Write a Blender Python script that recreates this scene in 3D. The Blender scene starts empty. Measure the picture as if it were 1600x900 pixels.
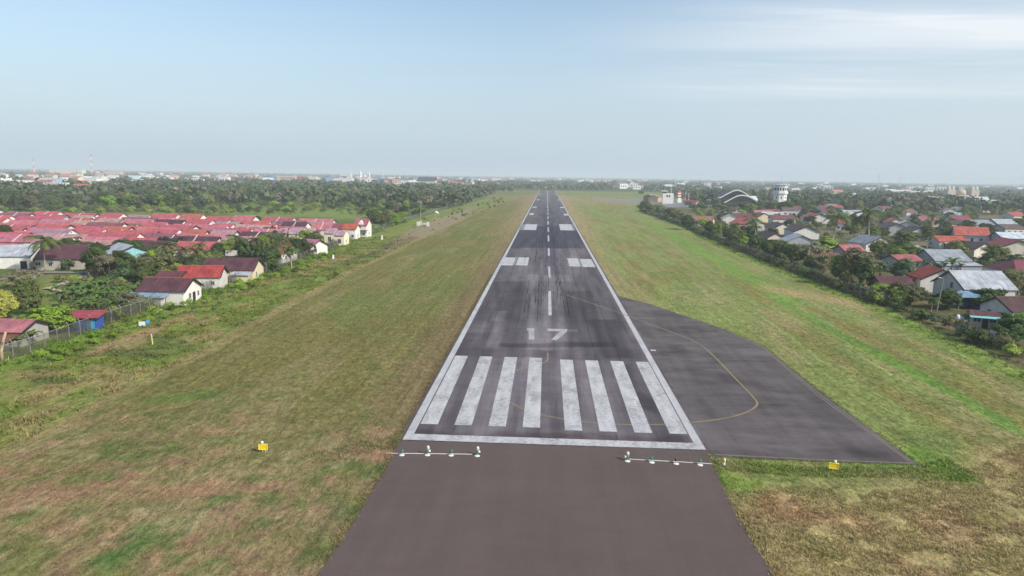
import bpy, math, random
import numpy as np
from mathutils import Vector, Matrix

random.seed(7)
RNG = np.random.default_rng(11)
R = math.radians
scene = bpy.context.scene
COL = scene.collection

# ------------------------------------------------------------------ camera
F = 1100.0                       # focal length in pixels of a 1600 px wide frame
VX, VY, SL = 855.0, 275.5, 0.0159  # where the runway direction meets the horizon, and the horizon's tilt
CAM = np.array([-0.4, 0.0, 26.6])
_d = np.array([VX - 800, 450 - VY, F]); _d /= np.linalg.norm(_d)
_h = np.array([1, -SL, 0.0])
_x = _h - (_h @ _d) * _d; _x /= np.linalg.norm(_x)
_n = np.cross(_d, _h); _n /= np.linalg.norm(_n)
if _n[1] < 0: _n = -_n


def P(px, py, z=0.0):
    """survey: the world point at height z seen at that pixel of the photograph"""
    v = np.array([px - 800.0, 450.0 - py, F])
    w = np.array([_x @ v, _d @ v, _n @ v])
    return CAM + (z - CAM[2]) / w[2] * w


def G(px, py):
    p = P(px, py); return (p[0], p[1])


def hor(px): return VY + SL * (px - VX)


def hgt(px, yb, yt): return CAM[2] * (1 - (yt - hor(px)) / (yb - hor(px)))


cam = bpy.data.cameras.new('camera')
cam.sensor_width = 36.0
cam.lens = 36.0 * F / 1600.0
cam.clip_start = 0.5
cam.clip_end = 60000
co = bpy.data.objects.new('camera', cam); COL.objects.link(co)
rw, uw, bw = [np.array([_x[i], _d[i], _n[i]]) for i in range(3)]
bw = -bw
co.matrix_world = Matrix(((rw[0], uw[0], bw[0], CAM[0]), (rw[1], uw[1], bw[1], CAM[1]), (rw[2], uw[2], bw[2], CAM[2]), (0, 0, 0, 1)))
scene.camera = co

# ------------------------------------------------------------------ sky, sun, exposure
HAZE = 2.2e-4
SUN_EL, SUN_AZ = 36.0, 122.0      # azimuth clockwise from the runway direction (+Y)
world = bpy.data.worlds.new('World'); scene.world = world
world.use_nodes = True
wn = world.node_tree.nodes; wl = world.node_tree.links
wn.clear()
w_out = wn.new('ShaderNodeOutputWorld'); w_bg = wn.new('ShaderNodeBackground')
w_bg.inputs['Strength'].default_value = 0.105
sky = wn.new('ShaderNodeTexSky'); sky.sky_type = 'NISHITA'; sky.sun_disc = False
sky.sun_elevation = R(SUN_EL); sky.sun_rotation = R(SUN_AZ)
sky.altitude = 0; sky.air_density = 1.0; sky.dust_density = 1.6; sky.ozone_density = 2.0
# thin cirrus: noise on a plane high above, seen by direction
tc = wn.new('ShaderNodeTexCoord')
sx = wn.new('ShaderNodeSeparateXYZ'); wl.new(tc.outputs['Generated'], sx.inputs[0])


def wmath(op, a, b=None, c=None):
    m = wn.new('ShaderNodeMath'); m.operation = op
    for i, v in enumerate((a, b, c)):
        if v is None: continue
        if isinstance(v, (int, float)): m.inputs[i].default_value = v
        else: wl.new(v, m.inputs[i])
    return m.outputs[0]


def wrange(v, a, b, c=0.0, d=1.0):
    m = wn.new('ShaderNodeMapRange'); m.interpolation_type = 'SMOOTHSTEP'
    wl.new(v, m.inputs['Value'])
    for k, q in zip(('From Min', 'From Max', 'To Min', 'To Max'), (a, b, c, d)): m.inputs[k].default_value = q
    return m.outputs['Result']


zc = wmath('MAXIMUM', sx.outputs[2], 0.02)
pxn = wmath('DIVIDE', sx.outputs[0], zc); pyn = wmath('DIVIDE', sx.outputs[1], zc)
cv = wn.new('ShaderNodeCombineXYZ'); wl.new(pxn, cv.inputs[0]); wl.new(pyn, cv.inputs[1])
mp = wn.new('ShaderNodeMapping'); wl.new(cv.outputs[0], mp.inputs[0])
mp.inputs['Rotation'].default_value = (0, 0, R(-16)); mp.inputs['Scale'].default_value = (0.22, 0.8, 1); mp.inputs['Location'].default_value = (1.35, 0.3, 0)
nz = wn.new('ShaderNodeTexNoise'); wl.new(mp.outputs[0], nz.inputs['Vector'])
nz.inputs['Scale'].default_value = 1.5; nz.inputs['Detail'].default_value = 8; nz.inputs['Roughness'].default_value = 0.55; nz.inputs['Distortion'].default_value = 0.5
cm = wrange(nz.outputs['Fac'], 0.44, 0.74)
side = wrange(sx.outputs[0], 0.05, 0.36)
el = wrange(sx.outputs[2], 0.07, 0.15)
cm = wmath('MULTIPLY', wmath('MULTIPLY', cm, wmath('ADD', wmath('MULTIPLY', side, 0.5), 0.04)), el)
nb_ = wn.new('ShaderNodeTexNoise'); wl.new(mp.outputs[0], nb_.inputs['Vector']); nb_.inputs['Scale'].default_value = 0.7; nb_.inputs['Detail'].default_value = 5; nb_.inputs['Distortion'].default_value = 0.4
band = wmath('MULTIPLY', wrange(sx.outputs[2], 0.085, 0.14), wrange(sx.outputs[2], 0.235, 0.16))
broad = wmath('MULTIPLY', wmath('MULTIPLY', band, wrange(sx.outputs[0], -0.04, 0.42)), wrange(nb_.outputs['Fac'], 0.3, 0.66, 0.04, 0.8))
cm = wmath('ADD', cm, broad)
veil = wmath('MULTIPLY', wrange(sx.outputs[0], -0.1, 0.65), 0.26)
cm = wmath('MINIMUM', wmath('ADD', cm, veil), 1.0)
# milky tropical haze low in the sky
hz = wrange(sx.outputs[2], -0.02, 0.30, 0.9, 0.0)
tint = wn.new('ShaderNodeMix'); tint.data_type = 'RGBA'; tint.blend_type = 'MULTIPLY'
tint.inputs['Factor'].default_value = 1.0
wl.new(sky.outputs['Color'], tint.inputs['A']); tint.inputs['B'].default_value = (1.44, 1.4, 1.3, 1)
m1 = wn.new('ShaderNodeMix'); m1.data_type = 'RGBA'
wl.new(hz, m1.inputs['Factor']); wl.new(tint.outputs['Result'], m1.inputs['A']); m1.inputs['B'].default_value = (3.95, 4.95, 5.95, 1)
m2 = wn.new('ShaderNodeMix'); m2.data_type = 'RGBA'
wl.new(cm, m2.inputs['Factor']); wl.new(m1.outputs['Result'], m2.inputs['A']); m2.inputs['B'].default_value = (6.6, 7.0, 7.4, 1)
wl.new(m2.outputs['Result'], w_bg.inputs['Color']); wl.new(w_bg.outputs[0], w_out.inputs['Surface'])

sun = bpy.data.lights.new('sun', 'SUN'); sun.energy = 3.6; sun.angle = R(0.9); sun.color = (1.0, 0.93, 0.83)
so = bpy.data.objects.new('sun', sun); COL.objects.link(so)
sdir = Vector((math.sin(R(SUN_AZ)) * math.cos(R(SUN_EL)), math.cos(R(SUN_AZ)) * math.cos(R(SUN_EL)), math.sin(R(SUN_EL))))
so.rotation_euler = sdir.to_track_quat('Z', 'Y').to_euler(); so.location = sdir * 300

vs = scene.view_settings
scene.display_settings.display_device = 'sRGB'
vs.view_transform = 'Standard'; vs.look = 'None'; vs.exposure = 0.32; vs.gamma = 1.0; vs.use_curve_mapping = False
scene.render.engine = 'CYCLES'
cy = scene.cycles
cy.use_denoising = True
cy.max_bounces = 6; cy.diffuse_bounces = 2; cy.glossy_bounces = 2; cy.transmission_bounces = 3; cy.transparent_max_bounces = 10; cy.volume_bounces = 1
cy.use_adaptive_sampling = True; cy.adaptive_threshold = 0.01
cy.caustics_reflective = False; cy.caustics_refractive = False
cy.sample_clamp_indirect = 4


# ------------------------------------------------------------------ material helpers
class NT:
    def __init__(s, name, rough=0.8, spec=0.2):
        s.m = bpy.data.materials.new(name); s.m.use_nodes = True
        s.t = s.m.node_tree; s.n = s.t.nodes; s.l = s.t.links
        s.n.clear()
        s.out = s.n.new('ShaderNodeOutputMaterial'); s.b = s.n.new('ShaderNodeBsdfPrincipled')
        s.b.inputs['Roughness'].default_value = rough
        s.b.inputs['Specular IOR Level'].default_value = spec
        s.l.new(s.b.outputs[0], s.out.inputs['Surface'])

    def val(s, i, v):
        if isinstance(v, (int, float)): i.default_value = v
        elif isinstance(v, (tuple, list)): i.default_value = tuple(v) if len(v) != 3 or i.type != 'RGBA' else (*v, 1)
        else: s.l.new(v, i)

    def node(s, t, **k):
        n = s.n.new(t)
        for a, b in k.items(): setattr(n, a, b)
        return n

    def math(s, op, a, b=None):
        m = s.node('ShaderNodeMath', operation=op); s.val(m.inputs[0], a)
        if b is not None: s.val(m.inputs[1], b)
        return m.outputs[0]

    def mix(s, f, a, b, mode='MIX'):
        m = s.node('ShaderNodeMix', data_type='RGBA', blend_type=mode)
        s.val(m.inputs['Factor'], f); s.val(m.inputs['A'], a); s.val(m.inputs['B'], b)
        return m.outputs['Result']

    def rng(s, v, a, b, c=0.0, d=1.0):
        m = s.node('ShaderNodeMapRange'); s.val(m.inputs['Value'], v)
        for k, q in zip(('From Min', 'From Max', 'To Min', 'To Max'), (a, b, c, d)): m.inputs[k].default_value = q
        return m.outputs['Result']

    def co(s, kind='Object', scale=(1, 1, 1), rot=(0, 0, 0)):
        t = s.node('ShaderNodeTexCoord'); m = s.node('ShaderNodeMapping')
        s.l.new(t.outputs[kind], m.inputs[0]); m.inputs['Scale'].default_value = scale; m.inputs['Rotation'].default_value = rot
        return m.outputs[0]

    def noise(s, vec, scale=1, detail=4, rough=0.55, dist=0):
        n = s.node('ShaderNodeTexNoise'); s.l.new(vec, n.inputs['Vector'])
        n.inputs['Scale'].default_value = scale; n.inputs['Detail'].default_value = detail
        n.inputs['Roughness'].default_value = rough; n.inputs['Distortion'].default_value = dist
        return n.outputs['Fac']

    def gray(s, v):
        c = s.node('ShaderNodeCombineColor')
        for i in range(3): s.val(c.inputs[i], v)
        return c.outputs[0]

    def objcol(s):
        o = s.node('ShaderNodeObjectInfo'); return o.outputs['Color'], o.outputs['Random']

    def attr(s, name):
        a = s.node('ShaderNodeAttribute', attribute_name=name); return a.outputs['Color']

    def base(s, c): s.val(s.b.inputs['Base Color'], c); return s

    def bump(s, h, strength=0.5, dist=0.05):
        b = s.node('ShaderNodeBump'); b.inputs['Strength'].default_value = strength; b.inputs['Distance'].default_value = dist
        s.l.new(h, b.inputs['Height']); s.l.new(b.outputs[0], s.b.inputs['Normal']); return s


def m_plain(name, c, rough=0.7, spec=0.25, vary=0.12, metal=0.0):
    t = NT(name, rough, spec)
    n = t.noise(t.co('Object'), 3.0, 4)
    t.base(t.mix(1.0, c, t.gray(t.rng(n, 0.25, 0.75, 1 - vary, 1 + vary)), 'MULTIPLY'))
    t.b.inputs['Metallic'].default_value = metal
    return t.m


M = {}
# ground: painted land cover (attribute) broken up by grass texture
def ground_mat():
    t = NT('grass_ground', 0.95, 0.05)
    a = t.attr('cover')
    o = t.co('Object')
    st = t.co('Object', (1.0, 0.35, 1), (0, 0, R(6)))
    n1 = t.noise(o, 0.55, 5, 0.6); n2 = t.noise(st, 2.2, 6, 0.7); n3 = t.noise(o, 7.0, 3, 0.7)
    n4 = t.noise(st, 0.9, 5, 0.65, 0.6)
    mow = t.noise(t.co('Object', (1.0, 0.018, 1), (0, 0, R(1.2))), 1.15, 4, 0.6)
    k = t.math('MULTIPLY', t.rng(n2, 0.32, 0.68, 0.5, 1.5), t.rng(n3, 0.3, 0.7, 0.72, 1.28))
    k = t.math('MULTIPLY', k, t.math('MULTIPLY', t.rng(n1, 0.3, 0.7, 0.82, 1.18), t.rng(mow, 0.32, 0.68, 0.8, 1.2)))
    c = t.mix(1.0, a, t.gray(k), 'MULTIPLY')
    c = t.mix(t.rng(n4, 0.54, 0.72, 0, 0.5), c, t.mix(1.0, a, (1.35, 1.12, 1.15), 'MULTIPLY'))
    c = t.mix(t.rng(n4, 0.46, 0.3, 0, 0.5), c, t.mix(1.0, a, (0.72, 0.92, 0.7), 'MULTIPLY'))
    n7 = t.noise(o, 1.6, 5, 0.7, 0.4); n8 = t.noise(o, 3.4, 4, 0.7)
    c = t.mix(t.math('MULTIPLY', t.rng(n7, 0.54, 0.64), 0.5), c, t.mix(1.0, a, (0.5, 0.78, 0.5), 'MULTIPLY'))
    c = t.mix(t.math('MULTIPLY', t.rng(n8, 0.58, 0.68), 0.55), c, t.mix(1.0, a, (1.65, 1.45, 1.7), 'MULTIPLY'))
    t.base(c); t.bump(t.math('ADD', n2, t.math('MULTIPLY', n1, 2.0)), 0.6, 0.22)
    return t.m
M['ground'] = ground_mat()


def blade_mat():
    t = NT('grass_blades', 0.8, 0.1)
    a = t.attr('cover'); g = t.node('ShaderNodeNewGeometry')
    k = t.rng(g.outputs['Random Per Island'], 0, 1, 0.8, 1.5)
    c = t.mix(1.0, a, t.gray(k), 'MULTIPLY'); t.base(c)
    tr = t.node('ShaderNodeBsdfTranslucent'); t.l.new(c, tr.inputs[0])
    mx = t.node('ShaderNodeMixShader'); mx.inputs[0].default_value = 0.3
    t.l.new(t.b.outputs[0], mx.inputs[1]); t.l.new(tr.outputs[0], mx.inputs[2]); t.l.new(mx.outputs[0], t.out.inputs[0])
    return t.m
M['blade'] = blade_mat()


def asphalt(name, streak=True, swirl=.45, c0=(0.042, 0.036, 0.041), c1=(0.15, 0.137, 0.142)):
    t = NT(name, 0.82, 0.25)
    a = t.attr('tone')
    o = t.co('Object'); st = t.co('Object', (1.0, 0.045, 1)); s2 = t.co('Object', (3.2, 0.16, 1))
    cr = t.co('Object', (0.3, 0.6, 1), (0, 0, R(3)))
    n1 = t.noise(st, 0.55, 6, 0.62); n2 = t.noise(s2, 1.0, 5, 0.6); n3 = t.noise(o, 14, 3, 0.8); n4 = t.noise(o, 0.12, 5, 0.6, 0.7); n5 = t.noise(cr, 1.0, 5, 0.6)
    f = t.math('ADD', t.math('MULTIPLY', t.rng(n1, 0.3, 0.7), 0.36 if streak else 0.12), t.math('MULTIPLY', t.rng(n2, 0.3, 0.7), 0.16))
    f = t.math('ADD', f, t.math('MULTIPLY', t.rng(n4, 0.3, 0.7), 0.3))
    f = t.math('ADD', f, t.math('MULTIPLY', t.rng(n5, 0.3, 0.7), 0.18 if streak else 0.3))
    if not streak:
        sw = t.noise(t.co('Object', (.09, .2, 1), (0, 0, R(-20))), 1.0, 8, .68, .3); s9 = t.noise(t.co('Object', (.5, .04, 1)), 1.0, 5, .6); f = t.math('ADD', t.math('MULTIPLY', f, .45), t.math('ADD', t.rng(sw, .36, .66, -.1, swirl), t.rng(s9, .3, .7, 0, .3)))
    c = t.mix(f, c0, c1)
    c = t.mix(1.0, c, a, 'MULTIPLY')
    c = t.mix(1.0, c, t.gray(t.rng(n3, 0.3, 0.7, 0.82, 1.18)), 'MULTIPLY')
    if streak:  # tyre rubber: thin dark marks along the landing direction
        s3 = t.co('Object', (5.5, 0.12, 1)); n6 = t.noise(s3, 1.0, 3, 0.5)
        c = t.mix(t.rng(n6, 0.6, 0.68, 0, 0.35), c, (0.035, 0.033, 0.037))
    t.base(c); t.bump(n3, 0.25, 0.02)
    return t.m
M['runway'] = asphalt('runway_asphalt')
M['pad'] = asphalt('pad_asphalt', False, .42, (0.034, 0.026, 0.027), (0.16, 0.141, 0.14))
M['stop'] = asphalt('stopway_asphalt', False, .12, (0.087, 0.064, 0.058), (0.138, 0.105, 0.098))


def road_paint(name, c, wear=0.5):
    t = NT(name, 0.7, 0.2)
    o = t.co('Object'); st = t.co('Object', (1, 0.25, 1))
    n1 = t.noise(o, 2.2, 8, 0.72); n2 = t.noise(o, 0.25, 4); n3 = t.noise(st, 0.9, 4)
    w = t.math('ADD', t.math('ADD', n1, t.math('MULTIPLY', n2, 0.45)), t.math('MULTIPLY', n3, 0.25))
    worn = t.rng(w, 0.98 - 0.16 * wear, 1.12, 0.0, 0.9)
    cc = t.mix(t.rng(n3, 0.3, 0.7), c, tuple(x * 0.76 for x in c))
    t.base(t.mix(worn, cc, (0.13, 0.12, 0.125)))
    return t.m
M['white'] = road_paint('white_paint', (0.52, 0.52, 0.535), 1.0)
M['whiteclean'] = road_paint('white_marking', (0.5, 0.5, 0.515), 0.35)
M['faded'] = road_paint('faded_marking', (0.26, 0.255, 0.26), 0.6)
M['digit'] = road_paint('old_digit_paint', (0.42, 0.42, 0.43), 0.6)
M['ghost'] = road_paint('ghost_marking', (0.13, 0.127, 0.13), 0.9)
def rubber(name, c, f):
    t = NT(name, 0.7, 0.2); t.base(c); tr = t.node('ShaderNodeBsdfTransparent'); mx = t.node('ShaderNodeMixShader')
    n = t.noise(t.co('Object', (2, .15, 1)), 1.0, 4); t.l.new(t.rng(n, .35, .65, 0.05, f), mx.inputs[0]); t.l.new(tr.outputs[0], mx.inputs[1]); t.l.new(t.b.outputs[0], mx.inputs[2]); t.l.new(mx.outputs[0], t.out.inputs[0]); return t.m
M['rubber'] = rubber('tyre_rubber', (.03, .027, .03), .5)
M['seal'] = rubber('joint_seal', (.03, .027, .03), .55)
M['seal2'] = rubber('joint_seal_pale', (.17, .14, .135), .5)
M['yellow'] = road_paint('yellow_paint', (0.27, 0.215, 0.115), 0.9)
M['edgeyellow'] = road_paint('pale_edge_paint', (0.22, 0.18, 0.135), 1.0)


def roof_mat(name, kind):
    t = NT(name, 0.55 if kind == 'sheet' else 0.8, 0.3)
    c, rnd = t.objcol()
    o = t.co('Object')
    n1 = t.noise(o, 0.45, 5, 0.65); n2 = t.noise(t.co('Object', (3.0, 0.35, 0.35)), 0.9, 4)
    seam = t.node('ShaderNodeTexBrick'); t.l.new(t.co('Object', (0.5, 0.5, 0.5)), seam.inputs['Vector'])
    k = t.math('MULTIPLY', t.rng(n1, 0.3, 0.7, 0.62, 1.28), t.rng(n2, 0.3, 0.7, 0.7, 1.22))
    cc = t.mix(1.0, c, t.gray(k), 'MULTIPLY')
    cc = t.mix(t.rng(n1, 0.62, 0.8, 0, 0.35), cc, (0.1, 0.065, 0.055))
    t.base(cc)
    w = t.node('ShaderNodeTexWave', wave_type='BANDS', bands_direction='X')
    t.l.new(o, w.inputs['Vector']); w.inputs['Scale'].default_value = 1.1 if kind == 'sheet' else 1.7; w.inputs['Distortion'].default_value = 0.3
    if kind == 'tile':
        w2 = t.node('ShaderNodeTexWave', wave_type='BANDS', bands_direction='Y'); t.l.new(o, w2.inputs['Vector']); w2.inputs['Scale'].default_value = 1.2
        t.bump(t.math('ADD', w.outputs['Fac'], w2.outputs['Fac']), 0.6, 0.06)
    else: t.bump(w.outputs['Fac'], 0.5, 0.05)
    return t.m
M['sheet'] = roof_mat('sheet_roof', 'sheet'); M['tile'] = roof_mat('tile_roof', 'tile')


def wall_mat():
    t = NT('painted_wall', 0.85, 0.15)
    c, rnd = t.objcol()
    n = t.noise(t.co('Object', (0.7, 0.7, 0.18)), 1.6, 5, 0.65); n2 = t.noise(t.co('Object'), 0.5, 4)
    cc = t.mix(1.0, c, t.gray(t.rng(n, 0.3, 0.7, 0.84, 1.06)), 'MULTIPLY')
    cc = t.mix(t.rng(n2, 0.58, 0.78, 0, 0.4), cc, t.mix(1.0, c, (0.5, 0.46, 0.4), 'MULTIPLY'))
    t.base(cc); return t.m
M['wall'] = wall_mat()


def leaf_mat(name='foliage', trans=0.3, lo=0.55, hi=1.5):
    t = NT(name, 0.6, 0.22)
    c, rnd = t.objcol(); g = t.node('ShaderNodeNewGeometry')
    k = t.rng(g.outputs['Random Per Island'], 0, 1, lo, hi)
    cc = t.mix(1.0, c, t.gray(k), 'MULTIPLY')
    n = t.noise(t.co('Object'), 0.55, 3)
    cc = t.mix(t.rng(n, 0.4, 0.7, 0, 0.55), cc, t.mix(1.0, c, (1.5, 1.42, 0.8), 'MULTIPLY'))
    cc = t.mix(t.rng(rnd, 0, 1, 0, 0.35), cc, t.mix(1.0, c, (1.12, 1.05, 0.8), 'MULTIPLY'))
    t.base(cc)
    tr = t.node('ShaderNodeBsdfTranslucent'); t.l.new(cc, tr.inputs[0])
    mx = t.node('ShaderNodeMixShader'); mx.inputs[0].default_value = trans
    t.l.new(t.b.outputs[0], mx.inputs[1]); t.l.new(tr.outputs[0], mx.inputs[2]); t.l.new(mx.outputs[0], t.out.inputs[0])
    return t.m
M['leaf'] = leaf_mat()
def wood_mat():   # far woodland: crowns differ by island
    t = NT('woodland_foliage', 0.7, 0.1)
    a = t.attr('cover'); g = t.node('ShaderNodeNewGeometry')
    t.base(t.mix(1.0, a, t.gray(t.rng(g.outputs['Random Per Island'], 0, 1, 0.8, 1.22)), 'MULTIPLY')); return t.m
M['wood'] = wood_mat()
M['bark'] = m_plain('bark', (0.17, 0.135, 0.1), 0.9, 0.1, 0.3)
M['palebark'] = m_plain('pale_bark', (0.36, 0.31, 0.25), 0.9, 0.1, 0.25)
M['pane'] = m_plain('dark_glass', (0.02, 0.024, 0.028), 0.15, 0.5, 0.1)
M['frame'] = m_plain('painted_frame', (0.55, 0.53, 0.5), 0.6, 0.2, 0.1)
M['darkwood'] = m_plain('dark_board', (0.035, 0.03, 0.03), 0.8, 0.1, 0.2)
M['concrete'] = m_plain('concrete', (0.24, 0.225, 0.2), 0.9, 0.1, 0.3)
M['whitemetal'] = m_plain('white_metal', (0.74, 0.74, 0.72), 0.4, 0.4, 0.06)
M['greymetal'] = m_plain('grey_metal', (0.35, 0.36, 0.37), 0.45, 0.4, 0.15)
M['redmetal'] = m_plain('red_metal', (0.5, 0.07, 0.06), 0.5, 0.3, 0.1)
M['signyellow'] = m_plain('sign_yellow', (0.83, 0.6, 0.02), 0.45, 0.3, 0.05)
M['greenlens'] = m_plain('green_lens', (0.01, 0.22, 0.13), 0.2, 0.5, 0.05)
M['brownlens'] = m_plain('brown_lens', (0.09, 0.045, 0.035), 0.3, 0.4, 0.05)
M['boardwhite'] = m_plain('board_white', (0.68, 0.72, 0.76), 0.5, 0.3, 0.06)
M['boardblue'] = m_plain('board_blue', (0.05, 0.27, 0.46), 0.5, 0.3, 0.08)
M['blue'] = m_plain('blue_paint', (0.03, 0.09, 0.34), 0.6, 0.3, 0.15)
M['tealsheet'] = m_plain('teal_sheet', (0.2, 0.5, 0.5), 0.6, 0.3, 0.2)
M['plank'] = m_plain('weathered_plank', (0.22, 0.18, 0.15), 0.9, 0.1, 0.35)
M['cloth'] = m_plain('white_cloth', (0.72, 0.72, 0.74), 0.9, 0.1, 0.08)
M['skin'] = m_plain('skin', (0.28, 0.15, 0.095), 0.6, 0.3, 0.04)
M['hair'] = m_plain('hair', (0.012, 0.01, 0.01), 0.5, 0.3, 0.05)
M['apron'] = asphalt('apron_concrete', False, .2, (0.17, 0.17, 0.175), (0.25, 0.245, 0.245))
M['dirt'] = m_plain('trodden_earth', (0.42, 0.34, 0.25), 0.95, 0.05, 0.18)
M['roofblue'] = m_plain('dark_blue_roof', (0.06, 0.062, 0.105), 0.6, 0.2, 0.12)
M['orange'] = m_plain('windsock_cloth', (0.85, 0.82, 0.78), 0.8, 0.1, 0.06)


def meshnet():   # chain-link seen from afar: wire threads too fine to resolve, mostly open
    t = NT('chain_link', 0.6, 0.3); t.base((0.1, 0.1, 0.09))
    tr = t.node('ShaderNodeBsdfTransparent'); mx = t.node('ShaderNodeMixShader')
    n = t.noise(t.co('Object', (0.25, 0.25, 0.6)), 1.0, 4)
    t.l.new(t.rng(n, 0.35, 0.7, 0.3, 0.55), mx.inputs[0]); t.l.new(tr.outputs[0], mx.inputs[1]); t.l.new(t.b.outputs[0], mx.inputs[2]); t.l.new(mx.outputs[0], t.out.inputs[0])
    return t.m
M['net'] = meshnet()
def rustnet():
    t = NT('rusty_chain_link', 0.8, 0.1)
    n = t.noise(t.co('Object', (0.5, 0.5, 0.8)), 1.2, 6, 0.7)
    t.base(t.mix(t.rng(n, 0.4, 0.65), (0.13, 0.095, 0.075), (0.075, 0.085, 0.04)))
    tr = t.node('ShaderNodeBsdfTransparent'); mx = t.node('ShaderNodeMixShader')
    t.l.new(t.rng(n, 0.3, 0.6, 0.35, 0.85), mx.inputs[0]); t.l.new(tr.outputs[0], mx.inputs[1]); t.l.new(t.b.outputs[0], mx.inputs[2]); t.l.new(mx.outputs[0], t.out.inputs[0])
    return t.m
M['rustnet'] = rustnet()


# ------------------------------------------------------------------ mesh helpers
class MB:
    def __init__(s): s.v = []; s.f = []; s.mi = []

    def add(s, vs, fs, mi=0):
        o = len(s.v); s.v += [tuple(map(float, q)) for q in vs]
        for q in fs: s.f.append(tuple(i + o for i in q)); s.mi.append(mi)
        return s

    def box(s, c, d, rz=0.0, mi=0, taper=1.0):
        x, y, z = (q / 2 for q in d); vs = []
        for k, (a, b, e) in enumerate([(-x, -y, -z), (x, -y, -z), (x, y, -z), (-x, y, -z), (-x, -y, z), (x, -y, z), (x, y, z), (-x, y, z)]):
            if k > 3: a *= taper; b *= taper
            vs.append((c[0] + a * math.cos(rz) - b * math.sin(rz), c[1] + a * math.sin(rz) + b * math.cos(rz), c[2] + e))
        return s.add(vs, [(3, 2, 1, 0), (4, 5, 6, 7), (0, 1, 5, 4), (1, 2, 6, 5), (2, 3, 7, 6), (3, 0, 4, 7)], mi)

    def tube(s, pts, rad, n=6, mi=0, cap=True):
        pts = [Vector(p) for p in pts]
        if not hasattr(rad, '__len__'): rad = [rad] * len(pts)
        vs = []; fs = []
        for i, p in enumerate(pts):
            t = (pts[min(i + 1, len(pts) - 1)] - pts[max(i - 1, 0)]).normalized()
            a = t.orthogonal().normalized() if abs(t.z) < 0.9 else Vector((1, 0, 0)).cross(t).normalized()
            b = t.cross(a)
            for k in range(n):
                q = p + (a * math.cos(2 * math.pi * k / n) + b * math.sin(2 * math.pi * k / n)) * rad[i]; vs.append(q)
        for i in range(len(pts) - 1):
            for k in range(n):
                fs.append((i * n + k, i * n + (k + 1) % n, (i + 1) * n + (k + 1) % n, (i + 1) * n + k))
        if cap: fs += [tuple(range(n))[::-1], tuple(range((len(pts) - 1) * n, len(pts) * n))]
        return s.add(vs, fs, mi)

    def lathe(s, prof, c=(0, 0, 0), n=12, mi=0):
        vs = []; fs = []
        for r, z in prof:
            for k in range(n): vs.append((c[0] + r * math.cos(2 * math.pi * k / n), c[1] + r * math.sin(2 * math.pi * k / n), c[2] + z))
        for i in range(len(prof) - 1):
            for k in range(n): fs.append((i * n + k, i * n + (k + 1) % n, (i + 1) * n + (k + 1) % n, (i + 1) * n + k))
        fs += [tuple(range(n))[::-1], tuple(range((len(prof) - 1) * n, len(prof) * n))]
        return s.add(vs, fs, mi)

    def slab(s, quad, th, mi=0):
        q = [Vector(p) for p in quad]; n = (q[1] - q[0]).cross(q[2] - q[0]).normalized() * th
        k = len(q); vs = q + [p - n for p in q]
        fs = [tuple(range(k)), tuple(range(k, 2 * k))[::-1]] + [(i, i + k, (i + 1) % k + k, (i + 1) % k) for i in range(k)]
        return s.add(vs, fs, mi)

    def build(s, name, mat, parent=None, loc=(0, 0, 0), rz=0.0, smooth=False, color=None):
        me = bpy.data.meshes.new(name); me.from_pydata(s.v, [], s.f)
        mats = mat if isinstance(mat, (list, tuple)) else [mat]
        for m in mats: me.materials.append(m)
        if len(mats) > 1: me.polygons.foreach_set('material_index', s.mi)
        if smooth: me.polygons.foreach_set('use_smooth', [True] * len(me.polygons))
        me.update()
        return link(name, me, parent, loc, rz, color)


def link(name, me, parent=None, loc=(0, 0, 0), rz=0.0, color=None):
    o = bpy.data.objects.new(name, me); COL.objects.link(o)
    o.location = loc; o.rotation_euler = (0, 0, rz)
    if parent is not None: o.parent = parent
    if color is not None: o.color = (*color, 1)
    return o


def big_mesh(name, V, Q, mat, attr=None):
    """numpy quads/tris -> mesh data"""
    me = bpy.data.meshes.new(name)
    V = np.asarray(V, np.float32); Q = np.asarray(Q, np.int32); k = Q.shape[1]
    me.vertices.add(len(V)); me.vertices.foreach_set('co', V.ravel())
    me.loops.add(Q.size); me.loops.foreach_set('vertex_index', Q.ravel())
    me.polygons.add(len(Q)); me.polygons.foreach_set('loop_start', np.arange(0, Q.size, k, dtype=np.int32))
    try: me.polygons.foreach_set('loop_total', np.full(len(Q), k, np.int32))
    except Exception: pass
    me.materials.append(mat)
    if attr is not None:
        a = me.attributes.new(attr[0], 'FLOAT_COLOR', 'POINT')
        c = np.ones((len(V), 4), np.float32); c[:, :3] = attr[1]; a.data.foreach_set('color', c.ravel())
    me.update(calc_edges=True); me.validate()
    return me


def tag(o, label=None, cat=None, group=None, kind=None):
    if label: o['label'] = label
    if cat: o['category'] = cat
    if group: o['group'] = group
    if kind: o['kind'] = kind
    return o


def thing(name, label, cat, loc, rz=0.0, group=None):
    o = bpy.data.objects.new(name, None); COL.objects.link(o)
    o.empty_display_size = 0.5
    o.location = loc; o.rotation_euler = (0, 0, rz)
    return tag(o, label, cat, group)


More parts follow.
